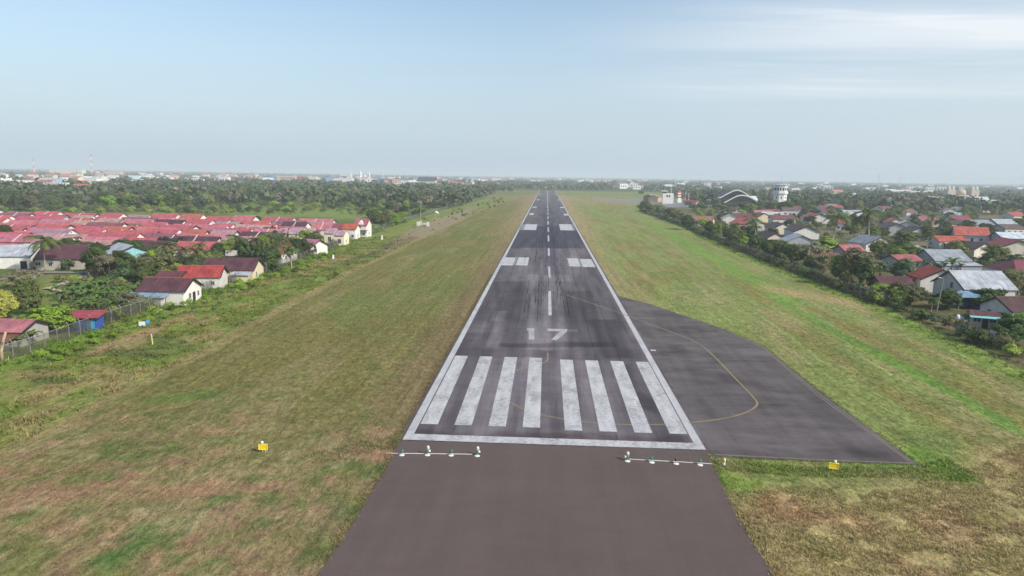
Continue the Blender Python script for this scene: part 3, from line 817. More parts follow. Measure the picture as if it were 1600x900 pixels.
# ------------------------------------------------------------------ vegetation
def leaf_quads(C, Nrm, size, rng, aspect=1.6):
    n = len(C)
    up = rng.normal(size=(n, 3)); u = np.cross(Nrm, up); u /= np.linalg.norm(u, axis=1)[:, None] + 1e-9
    v = np.cross(Nrm, u); v /= np.linalg.norm(v, axis=1)[:, None] + 1e-9
    s = size * rng.uniform(.6, 1.4, (n, 1)); a = u * s * aspect * .5; b = v * s * .5
    V = np.stack([C - a, C + b * .9, C + a, C - b * .9], 1).reshape(-1, 3)
    return V, np.arange(4 * n).reshape(-1, 4)


def crown_mesh(name, seed, rad, zc, zr, ncl, nl, size, clr=.3, flat=0.0, mat=None, low=-.45):
    rng = np.random.default_rng(seed)
    d = rng.normal(size=(ncl, 3)); d /= np.linalg.norm(d, axis=1)[:, None]; d[:, 2] = np.where(d[:, 2] < low, -d[:, 2], d[:, 2])
    lob = 1 + .22 * np.sin(d[:, 0] * 3 + seed) + .2 * np.sin(d[:, 1] * 4 + seed * 2)
    r = rng.uniform(.45, 1.0, (ncl, 1)) ** .6 * lob[:, None] * .82
    cc = d * r * np.array([rad, rad, zr]) + np.array([0, 0, zc])
    cr = clr * rad * rng.uniform(.6, 1.25, ncl)
    e = rng.normal(size=(ncl, nl, 3)); e /= np.linalg.norm(e, axis=2)[..., None]
    rr = rng.uniform(.25, 1.0, (ncl, nl, 1)) ** .5
    pos = cc[:, None] + e * rr * cr[:, None, None] * np.array([1, 1, .72])
    nrm = e * .7 + d[:, None] * .5 + rng.normal(size=e.shape) * .5 + np.array([0, 0, .35])
    nrm = nrm.reshape(-1, 3); nrm /= np.linalg.norm(nrm, axis=1)[:, None]
    V, Q = leaf_quads(pos.reshape(-1, 3), nrm, size, rng)
    return big_mesh(name, V, Q, mat or M['leaf']), cc


def trunk_mesh(name, seed, h, r, targets, mat, nlimb=6):
    rng = random.Random(seed); m = MB()
    bend = (rng.uniform(-.3, .3), rng.uniform(-.3, .3))
    m.tube([(0, 0, -.2), (bend[0] * .3, bend[1] * .3, h * .5), (bend[0], bend[1], h)], [r * 1.25, r * .9, r * .65], 7)
    for t in rng.sample([tuple(q) for q in targets], min(nlimb, len(targets))):
        b = Vector((bend[0], bend[1], h * rng.uniform(.75, 1.0))); e = Vector(t); mid = b.lerp(e, .5) + Vector((0, 0, .25))
        m.tube([b, mid, e], [r * .5, r * .32, r * .12], 5)
    o = m.build(name, mat, smooth=True); me = o.data; bpy.data.objects.remove(o); return me


PROTO = {}
def proto(kind, i): return PROTO[kind][i % len(PROTO[kind])]
# each entry: (crown mesh, trunk mesh, nominal width, nominal height)
def reg(kind, seed, rad, hgt_, ncl, nl, size, trunk_r=.16, clr=.3, base=.3, mat=None, limb=6, low=-.45):
    zr = hgt_ * (1 - base) / 2; zc = hgt_ * base + zr
    c, cc = crown_mesh(kind, seed, rad, zc, zr, ncl, nl, size, clr, mat=mat, low=low)
    t = trunk_mesh(kind + '_trunk', seed, max(hgt_ * base * 1.25, .3), trunk_r, cc, M['bark'], limb)
    PROTO.setdefault(kind, []).append((c, t, rad * 2 * 1.08, hgt_ * 1.04))
for s in range(6): reg('round', 10 + s, 3.6, 7.5, 52, 80, .36, .17, .3, .06)
for s in range(4): reg('dense', 130 + s, 3.4, 6.5, 86, 92, .29, .17, .25, .04, low=-.85)
for s in range(4): reg('tall', 30 + s, 2.6, 9.5, 40, 70, .34, .16, .36, .1)
for s in range(3): reg('airy', 50 + s, 3.8, 8.5, 34, 52, .32, .15, .28, .16)
for s in range(4): reg('bush', 70 + s, 1.7, 2.6, 22, 46, .2, .05, .38, .0)
for s in range(3): reg('bare', 90 + s, 3.2, 8.5, 30, 20, .22, .16, .26, .35, limb=14)
for s in range(5): reg('far', 110 + s, 3.8, 8.5, 30, 60, .5, .18, .38, .04, limb=3)


def palm_meshes(seed, h=8.5, fr=17, L=4.2):
    rng = random.Random(seed); m = MB()
    lean = (rng.uniform(-.9, .9), rng.uniform(-.9, .9))
    top = Vector((lean[0], lean[1], h))
    pts = [Vector((lean[0] * (t ** 2), lean[1] * (t ** 2), h * t)) for t in (0, .15, .4, .7, 1)]
    pts[0].z = -.2
    m.tube(pts, [.27, .18, .15, .13, .12], 7)
    o = m.build('palm_trunk', M['palebark'], smooth=True); tm = o.data; bpy.data.objects.remove(o)
    def fronds(idx, elr, Lr):
        V = []; Q = []
        for k in idx:
            az = 2 * math.pi * k / fr + rng.uniform(-.2, .2); el = R(rng.uniform(*elr)); LL = L * rng.uniform(*Lr)
            p = top.copy(); dirh = Vector((math.cos(az), math.sin(az), 0)); sidev = Vector((-math.sin(az), math.cos(az), 0))
            n = 13; e = el; path = []
            for j in range(n + 1):
                path.append(p.copy()); p = p + (dirh * math.cos(e) + Vector((0, 0, math.sin(e)))) * (LL / n); e -= R(rng.uniform(6, 9.5))
            for j in range(n):
                a, b = path[j], path[j + 1]
                o_ = len(V); w = .035; V.extend([a - sidev * w, a + sidev * w, b + sidev * w, b - sidev * w]); Q.append((o_, o_ + 1, o_ + 2, o_ + 3))
                if j < 1: continue
                tt = j / n; ll = LL * .23 * (math.sin(math.pi * min(1, tt * .88 + .1)) * .85 + .15)
                for sd in (-1, 1):
                    for q in (0.0, .5):
                        c = a.lerp(b, q); fwd = (b - a).normalized()
                        tip = c + (sidev * sd * .85 + fwd * .55).normalized() * ll + Vector((0, 0, -ll * rng.uniform(.25, .6)))
                        wv = fwd * .085; o_ = len(V)
                        V.extend([c - wv, c + wv, tip + wv * .3, tip - wv * .3]); Q.append((o_, o_ + 1, o_ + 2, o_ + 3))
        return np.array([tuple(v) for v in V]), np.array(Q)
    V, Q = fronds(range(fr), (-10, 78), (.8, 1.1)); c1 = big_mesh('palm_fronds', V, Q, M['leaf'])
    V, Q = fronds([1, 6, 11], (-45, -20), (.6, .85)); c2 = big_mesh('palm_dry_fronds', V, Q, M['leaf'])
    return c1, c2, tm
PALMS = [palm_meshes(s) for s in range(5)]


def banana_meshes(seed):
    rng = random.Random(seed); m = MB()
    m.tube([(0, 0, -.1), (.03, 0, 1.0), (0, .02, 1.9)], [.14, .12, .08], 7)
    o = m.build('banana_stem', M['bark'], smooth=True); tm = o.data; bpy.data.objects.remove(o)
    V = []; Q = []
    for k in range(8):
        az = 2.4 * k + rng.uniform(-.3, .3); e = R(rng.uniform(35, 80)); L = rng.uniform(1.7, 2.4); n = 6
        dh = Vector((math.cos(az), math.sin(az), 0)); sv = Vector((-math.sin(az), math.cos(az), 0)); p = Vector((0, 0, 1.7 + rng.uniform(0, .3)))
        rows = []
        for j in range(n + 1):
            w = (.06 if j == 0 else .33 * math.sin(math.pi * min(1, .12 + .82 * j / n)) ** .6)
            rows.append((p - sv * w + Vector((0, 0, -.08)), p.copy(), p + sv * w + Vector((0, 0, -.08)))); p = p + (dh * math.cos(e) + Vector((0, 0, math.sin(e)))) * (L / n); e -= R(rng.uniform(12, 22))
        for j in range(n):
            for q in (0, 1):
                o_ = len(V); V.extend([rows[j][q], rows[j][q + 1], rows[j + 1][q + 1], rows[j + 1][q]]); Q.append((o_, o_ + 1, o_ + 2, o_ + 3))
    return big_mesh('banana_leaves', np.array([tuple(v) for v in V]), np.array(Q), M['leaf']), tm
BANANAS = [banana_meshes(s) for s in range(4)]

GREENS = dict(mid=(.055, .078, .024), dark=(.030, .050, .017), bright=(.105, .165, .02), olive=(.085, .085, .042), yellow=(.15, .16, .045), grey=(.095, .095, .065), lime=(.12, .17, .035), blue=(.045, .07, .035), dry=(.16, .125, .09))
_cnt = [0]
OBST = []      # (x, y, r): ground taken by houses


def tree(kind, x, y, h, w, hue, label, group=None, cat='tree', name='broadleaf_tree', z=0.0):
    if kind == 'bare': name = 'bare_tree'
    _cnt[0] += 1; c, t, W0, H0 = proto(kind, _cnt[0] * 7 + int(abs(x) * 3))
    g = GREENS[hue]; j = 2.05 * random.uniform(.68, 1.4); col = tuple(v * j * random.uniform(.93, 1.07) for v in g)
    e = thing(name, label, cat, (x, y, z), random.uniform(0, 6.28), group)
    e.scale = (w / W0, w / W0, h / H0)
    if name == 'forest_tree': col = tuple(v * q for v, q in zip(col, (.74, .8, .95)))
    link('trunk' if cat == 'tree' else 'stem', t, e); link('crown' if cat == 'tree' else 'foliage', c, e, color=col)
    return e


def palm(x, y, h, label, group=None, hue='mid', w=1.0, dry=True):
    c1, c2, tm = PALMS[random.randrange(5)]
    e = thing('coconut_palm', label, 'palm', (x, y, 0), random.uniform(0, 6.28), group)
    s = h / 9.6; e.scale = (s * w, s * w, s)
    link('trunk', tm, e); g = GREENS[hue]; link('crown', c1, e, color=tuple(1.9 * v * random.uniform(.9, 1.15) for v in g))
    if dry: link('dry_fronds', c2, e, color=(.26, .19, .05) if random.random() < .7 else (.2, .17, .09))
    return e


def banana(x, y, h, label, group=None):
    c, tm = BANANAS[random.randrange(4)]
    e = thing('banana_plant', label, 'banana plant', (x, y, 0), random.uniform(0, 6.28), group); s = h / 3.4; e.scale = (s, s, s)
    link('stem', tm, e); link('leaves', c, e, color=tuple(v * random.uniform(.8, 1.2) for v in (.1, .165, .045)))
    return e


def ptree(kind, px, yb, yt, wpx, hue, label, **k):
    p = P(px, yb); d = math.hypot(p[0] - CAM[0], p[1]); return tree(kind, p[0], p[1], hgt(px, yb, yt), max(wpx * d / F, 1.0), hue, label, **k)
def ppalm(px, yb, yt, label, **k):
    p = P(px, yb); return palm(p[0], p[1], hgt(px, yb, yt) * 1.05, label, **k)


# ------------------------------------------------------------------ houses
PINKR = (.42, .12, .135)
RED, ORANGE, PINK, LILAC, MAROON, BROWN, GREY, LTGREY, RUST, BLUEGREY = (.36, .075, .075), (.45, .115, .07), (.40, .15, .17), (.36, .25, .31), (.10, .042, .052), (.075, .05, .05), (.27, .3, .34), (.40, .43, .47), (.19, .085, .065), (.22, .30, .40)
WHITE, CREAM, GWALL, PALE = (.76, .74, .70), (.66, .58, .42), (.40, .39, .37), (.62, .60, .56)


def house(name, label, cat, A, B, zr, span, eave, roofc, wallc, group=None, roof='sheet', hip=0.0, win=None, door=None, bar=True, cap=None, over=.45, lean=None, parapet=False, vent=False, oneside=0.0, lclamp=(5, 30), wall2=None, z0=0.0):
    """A, B: ends of the ridge (world x, y); the thing stands at the middle of its plan"""
    A = Vector(A[:2]); B = Vector(B[:2]); L = (B - A).length; mid = (A + B) / 2
    L = min(max(L, lclamp[0]), lclamp[1]); rz = math.atan2(B.y - A.y, B.x - A.x)
    e = thing(name, label, cat, (mid.x, mid.y, z0), rz, group)
    OBST.append((mid.x, mid.y, math.hypot(L, span) / 2 * .86))
    hl = L / 2; hs = span / 2; wl = hl - over; ws = hs - .4; pitch = (zr - eave) / hs
    we = zr - pitch * ws - .13   # wall top under the roof
    m = MB()
    vs = []; 
    for x in (-wl, wl): vs += [(x, -ws, -.1), (x, ws, -.1), (x, ws, we), (x, 0, zr - .14), (x, -ws, we)]
    if hip: vs[3] = (-wl, 0, we); vs[8] = (wl, 0, we)
    m.add(vs, [(0, 4, 3, 2, 1), (5, 6, 7, 8, 9), (0, 5, 9, 4), (1, 2, 7, 6), (4, 9, 8, 3), (2, 3, 8, 7)])
    m.build('wall', M['wall'], e, color=wallc)
    r = MB(); hx = hl - hip
    for s in (-1, 1):
        q = [(-hl, s * hs, eave), (hl, s * hs, eave), (hx, 0, zr), (-hx, 0, zr)]
        if s > 0: q = q[::-1]
        r.slab(q, .09)
        if hip:
            q = [(s * hl, -hs, eave), (s * hl, hs, eave), (s * hx, 0, zr)]
            r.slab(q if s > 0 else q[::-1], .09)
    r.build('roof', M['tile' if roof == 'tile' else 'sheet'], e, color=roofc)
    cc = cap or tuple(min(1, v * 1.15 + .015) for v in roofc)
    k = MB(); k.slab([(-hx - .02, -.17, zr - .17 * pitch + .03), (hx + .02, -.17, zr - .17 * pitch + .03), (hx + .02, 0, zr + .05), (-hx - .02, 0, zr + .05)], .03)
    k.slab([(-hx - .02, 0, zr + .05), (hx + .02, 0, zr + .05), (hx + .02, .17, zr - .17 * pitch + .03), (-hx - .02, .17, zr - .17 * pitch + .03)], .03)
    k.build('ridge_cap', M['sheet'], e, color=cc)
    if bar and not hip:
        for sx_ in (-1, 1):
            b = MB()
            for s in (-1, 1):
                x = sx_ * (hl + .005)
                q = [(x, s * (hs + .02), eave - .3), (x, s * (hs + .02), eave + .01), (x, 0, zr + .01), (x, 0, zr - .3)]
                b.slab(q if s * sx_ < 0 else q[::-1], .06)
            b.build('bargeboard', M['darkwood'], e)
    if parapet:
        b = MB()
        for s in (-1, 1):
            q = [(-.12, s * hs, eave + .2), (.12, s * hs, eave + .2), (.12, 0, zr + .2), (-.12, 0, zr + .2)]
            b.slab(q if s < 0 else q[::-1], .3)
        b.build('party_wall', M['wall'], e, color=(.6, .5, .48))
    if vent:
        for sx_ in (-1, 1):
            MB().box((sx_ * (wl + .01), 0, zr - 1.0), (.05, .45, .45)).build('gable_vent', M['darkwood'], e)
    if lean:     # lower roof along one long side: (side, depth, x0, x1, colour)
        s, dp, x0, x1, lc = lean
        q = [(x0, s * (hs + dp), eave - .9), (x1, s * (hs + dp), eave - .9), (x1, s * (ws + .02), eave - .25), (x0, s * (ws + .02), eave - .25)]
        MB().slab(q if s < 0 else q[::-1], .07).build('porch_roof', M['sheet'], e, color=lc)
        p = MB(); p.box(((x0 + x1) / 2, s * (hs + dp - .5), (eave - 1.0) / 2), (x1 - x0 - .5, .14, eave - 1.0)); p.build('porch_wall', M['wall'], e, color=wall2 or wallc)
    if win is None: win = ((2, -L * .27, 1.55, 1.3, 1.15), (2, L * .24, 1.55, 1.3, 1.15), (0 if abs(math.degrees(rz)) < 60 else 1, span * .18, 1.6, 1.0, 1.1), (1, -span * .2, 1.6, 1.0, 1.1)); door = door or (2, 0.0)
    for (face, off, zc, w, h) in win:    # face: 0 -x gable, 1 +x gable, 2 -y side, 3 +y side
        f = MB(); 
        cx, cy, rr = ((-wl - .02, off, math.pi / 2), (wl + .02, off, math.pi / 2), (off, -ws - .02, 0), (off, ws + .02, 0))[face]
        nx, ny = ((-1, 0), (1, 0), (0, -1), (0, 1))[face]
        for dx, dz, bw_, bh_ in ((0, h / 2, w + .16, .09), (0, -h / 2, w + .16, .09), (-w / 2, 0, .09, h - .1), (w / 2, 0, .09, h - .1), (0, 0, .06, h - .1)):
            f.box((cx + dx * math.cos(rr), cy + dx * math.sin(rr), zc + dz), (bw_, .1, bh_), rr)
        fo = f.build('window', M['frame'], e)
        MB().box((cx + nx * .0, cy + ny * .0, zc), (w - .1, .05, h - .1), rr).build('pane', M['pane'], fo)
    if door:
        face, off = door[:2]
        cx, cy, rr = ((-wl - .02, off, math.pi / 2), (wl + .02, off, math.pi / 2), (off, -ws - .02, 0), (off, ws + .02, 0))[face]
        MB().box((cx, cy, 1.02), (door[2] if len(door) > 2 else .95, .09, 2.05), rr).build('door', M['darkwood'], e)
    return e


def phouse(label, a, b, zr, span, eave, roofc, wallc, **k):
    return house(k.pop('name', 'house'), label, k.pop('cat', 'house'), P(*a, zr), P(*b, zr), zr, span, eave, roofc, wallc, **k)


# --- near left, beyond the fence
phouse('long white house by the fence with maroon roof and pink ridge strip', (239, 433), (291, 434), 5.0, 8.6, 2.8, MAROON, WHITE, roof='sheet', cap=RED, win=((1, -1.2, 1.5, .9, 1.1), (1, 2.4, 1.5, .8, 1.0)), door=(1, .6, 1.1), lean=(-1, 2.0, -6, 2, BLUEGREY), lclamp=(10, 12))
phouse('white house with rusty bright red roof beside the airfield fence', (291, 414.5), (340, 414.5), 5.2, 7.8, 2.9, (.33, .055, .05), PALE, win=((2, 3.2, 1.6, .8, .9),), lclamp=(10, 12))
phouse('wide maroon roofed house with grey roof sheets at its corner', (337, 402.5), (391, 403), 5.2, 10, 2.7, MAROON, CREAM, lean=(-1, 2.2, 1.5, 6.0, LTGREY), win=((1, -1.5, 1.5, .9, 1.0),), lclamp=(13, 17))
phouse('small dull maroon roof between white house and red roofed house', (257, 423), (283, 423.5), 4.2, 6, 3.0, (.14, .05, .055), PALE, lclamp=(6, 8))
phouse('white gabled house with pale grey sheet roof near the palm', (-12, 382.5), (39, 382.5), 5.8, 13, 3.3, LTGREY, WHITE, win=((1, -3.4, 1.6, .8, 1.2), (1, -.9, 1.6, .8, 1.2)), door=(2, 6.2, 1.6), lclamp=(16, 20))
phouse('old dark maroon house with bare grey gable behind the palm', (82, 382.5), (127, 382.5), 6.2, 12, 2.9, MAROON, (.42, .38, .34), win=((2, -5.0, 1.7, 1.4, 1.0), (2, -2, 1.6, .9, 1.0)), door=(2, 1.0, 1.0), lclamp=(12, 16))
phouse('house with turquoise gable and pale grey roof below the estate', (184, 378.5), (210, 384), 5.2, 11, 2.8, LTGREY, (.25, .5, .52), lclamp=(8, 12))
phouse('low house with faded pink and rusty roof at the bottom left fence', (-20, 497.5), (34, 498.5), 3.6, 7, 2.3, PINK, GWALL, lean=(-1, 2.4, -3, 4.5, RUST), lclamp=(10, 12))
phouse('red hip roofed house among trees in front of the estate', (426, 382), (446, 383), 5.0, 9, 2.9, ORANGE, PALE, lclamp=(8, 12))
phouse('small white house with pink roof close to the airfield fence', (474, 372.5), (499, 374.5), 5.0, 8, 3.0, (.4, .17, .22), WHITE, lclamp=(8, 11))
k = thing('kiosk', 'small blue wooden kiosk under a flat red roof by the fence', 'kiosk', (*G(137, 514), 0), R(12))
MB().box((0, 0, 1.15), (4.0, 3.2, 2.3)).build('wall', M['blue'], k)
MB().slab([(-2.9, -2.3, 2.35), (2.7, -2.3, 2.35), (2.7, 2.2, 2.85), (-2.9, 2.2, 2.85)], .08).build('roof', M['sheet'], k, color=(.36, .06, .07))
MB().box((1.2, -1.63, 1.1), (1.2, .08, 1.6)).build('shutter', M['boardblue'], k)
OBST.append((*G(137, 514), 3.5))

# --- the red-roofed estate
ORD = ['first', 'second', 'third', 'fourth', 'fifth', 'sixth', 'seventh', 'eighth', 'ninth', 'tenth', 'eleventh', 'twelfth', 'thirteenth', 'fourteenth', 'fifteenth', 'sixteenth']
PAL = [('bright red', (.43, .10, .115)), ('rose red', (.44, .15, .18)), ('red', (.38, .095, .125)), ('brick red', (.40, .11, .09)), ('lilac', (.33, .2, .25)), ('dark maroon', (.085, .04, .048)), ('weathered pinkish', (.40, .24, .23)), ('plum', (.2, .085, .11))]
PW = [4, 7, 4, 3, 2.0, 1.8, 1.8, 1.4]
NR = 11; RN = ['back row', 'second row', 'third row', 'fourth row', 'fifth row', 'sixth row', 'seventh row', 'eighth row', 'ninth row', 'tenth row', 'front row']
ROWS = []
for i in range(NR):
    f = i / (NR - 1); ROWS.append((RN[i], (0 if i < 10 else 60, 330.5 + 40 * f), ((578, 570, 565, 562, 520, 486, 440, 428, 424, 420, 345)[i], (343.5, 347.5, 351.5, 355.5, 358.5, 361.5, 364.5, 367.5, 370.5, 373.5, 377)[i])))
erng = random.Random(5)
for ri, (rn, a, b) in enumerate(ROWS):
    zr = 5.1; A = Vector(P(*a, zr)[:2]); B = Vector(P(*b, zr)[:2]); dirn = (A - B).normalized(); tot = (A - B).length
    s = 1.0; k = 0
    s = (17, 13, 12, 22, 16, 10, 2, 3, 1, 4, 1)[ri]
    while s < tot + 6 and k < 16:
        L = erng.choice([9, 11, 13, 15, 17]); pal = erng.choices(PAL, PW)[0]
        if ri > 8 and k % 3 == 1: pal = PAL[5]
        z = zr + erng.uniform(-.5, .8); jig = erng.uniform(-1.4, 1.4); nrm = Vector((-dirn.y, dirn.x)) * jig
        p1 = B + dirn * s + nrm; p0 = B + dirn * (s + L) + nrm
        span = erng.uniform(8, 10)
        lean = None
        if erng.random() < .55: lean = (-1, erng.uniform(1.5, 3), -L / 2 + erng.uniform(.5, 3), erng.uniform(0, L / 2), erng.choices(PAL, PW)[0][1] if erng.random() < .7 else (.3, .27, .25))
        lb = f'{pal[0]} roofed house, {ORD[k]} from the airfield end, estate\'s {rn}' + ('' if ri in (0, 10) else ' from back')
        h = house('row_house', lb, 'row house', p0, p1, z, span, z - erng.uniform(1.9, 2.4), tuple(v * erng.uniform(.9, 1.12) for v in pal[1]), (.78, .75, .72), group='row houses of the red-roofed estate', bar=erng.random() < .25, lean=lean, parapet=erng.random() < .3, vent=erng.random() < .25, win=((2, -L * .25, 1.5, 1.2, 1.1), (2, L * .2, 1.5, 1.2, 1.1)) if ri > 7 else (), lclamp=(8, 24))
        s += L + erng.uniform(.8, 3.5); k += 1
        if ri == 10 and 3 < k < 5: s += 10
# right-hand end of the estate: newer houses facing the runway
TWO = [('two storey house with dormer gable at the airfield end of the estate', 557, 577, 341.5, 7.6, 5.0, (.33, .1, .13), 9), ('red tiled white house below the two storey house with dormer', 539, 559, 349.5, 6.2, 4.2, (.42, .1, .06), 8), ('house with bare red rafters beside the red tiled white house', 523, 541, 350, 5.6, 3.6, (.24, .07, .07), 8)]
for lb, xa, xb, yy, zr, ev, rc, sp in TWO:
    h = phouse(lb, (xa, yy), (xb, yy + .4), zr, sp, ev, rc, WHITE, bar=False, win=((1, 0, 1.5, .9, 1.1), (2, 1.5, 1.5, 1.0, 1.0)), lclamp=(6, 10))
    if 'dormer gable' in lb:
        d = MB(); d.add([(-1.6, -3.9, 5.2), (1.6, -3.9, 5.2), (0, -3.9, 7.0), (-1.6, -1.4, 5.2), (1.6, -1.4, 5.2), (0, -1.4, 7.0)], [(0, 1, 2), (0, 2, 5, 3), (1, 4, 5, 2)]); d.build('dormer', M['wall'], h, color=WHITE)
        MB().box((0, -4.9, 3.1), (7.4, 1.6, .1)).build('awning', M['sheet'], h, color=(.2, .12, .16))
for i, (xa, xb, yy, wc) in enumerate(((437, 450, 356.5, (.5, .33, .32)), (452, 464.5, 356.8, CREAM), (465.5, 476.5, 357, CREAM), (478, 494, 357, (.7, .62, .5)))):
    phouse(('lilac roofed terrace unit with brownish pink front, first of four', 'lilac roofed cream terrace unit, second of four beside the pinkish one', 'lilac roofed cream terrace unit, third of four, narrowest', 'lilac roofed cream terrace unit at the airfield end of the four')[i], (xa, yy), (xb, yy), 6.0, 7.5, 4.2, (.36, .24, .29), wc, name='terrace_house', cat='terrace house', group='terrace of four lilac roofed units', bar=False, over=.12, win=((2, -1.0, 2.2, .9, 1.6), (2, 1.0, 2.2, .9, 1.6)), lclamp=(3, 6))
for i, (xa, xb, yy) in enumerate(((512, 525, 356.5), (526, 541, 359.5))):
    phouse(('cream house with lilac roof set back left of its twin', 'cream house with lilac roof nearest the airfield fence')[i], (xa, yy), (xb, yy + .3), 5.6, 7.5, 3.9, (.38, .25, .3), (.76, .70, .55), bar=False, over=.15, win=((2, .2, 1.8, 1.2, 1.6), (1, 0, 1.6, .8, 1.0)), lclamp=(4, 6.5))
for i, (px, yb, yt) in enumerate(((131.5, 345, 331), (71.5, 352, 336), (151.5, 368, 354), (361.5, 372, 355), (462, 362, 346))):
    p = P(px, yb); h = hgt(px, yb, yt)
    t = thing('antenna_mast', ('thin white antenna pole above the back row of roofs', 'thin white antenna pole with forked top over red roofs', 'white antenna pole beside a dark roof of the estate', 'tall white antenna pole before the dark maroon roofs', 'white antenna pole by the lilac terrace')[i], 'antenna', (p[0], p[1], 0), 0, 'antenna poles over the estate')
    MB().tube([(0, 0, 0), (0, 0, h)], .09, 6).build('pole', M['whitemetal'], t)
    b = MB(); [b.tube([(-.9 + .1 * q, 0, h - .3 * q - .1), (.9 - .1 * q, 0, h - .3 * q - .1)], .03, 4) for q in range(3)]; b.build('aerial', M['whitemetal'], t)

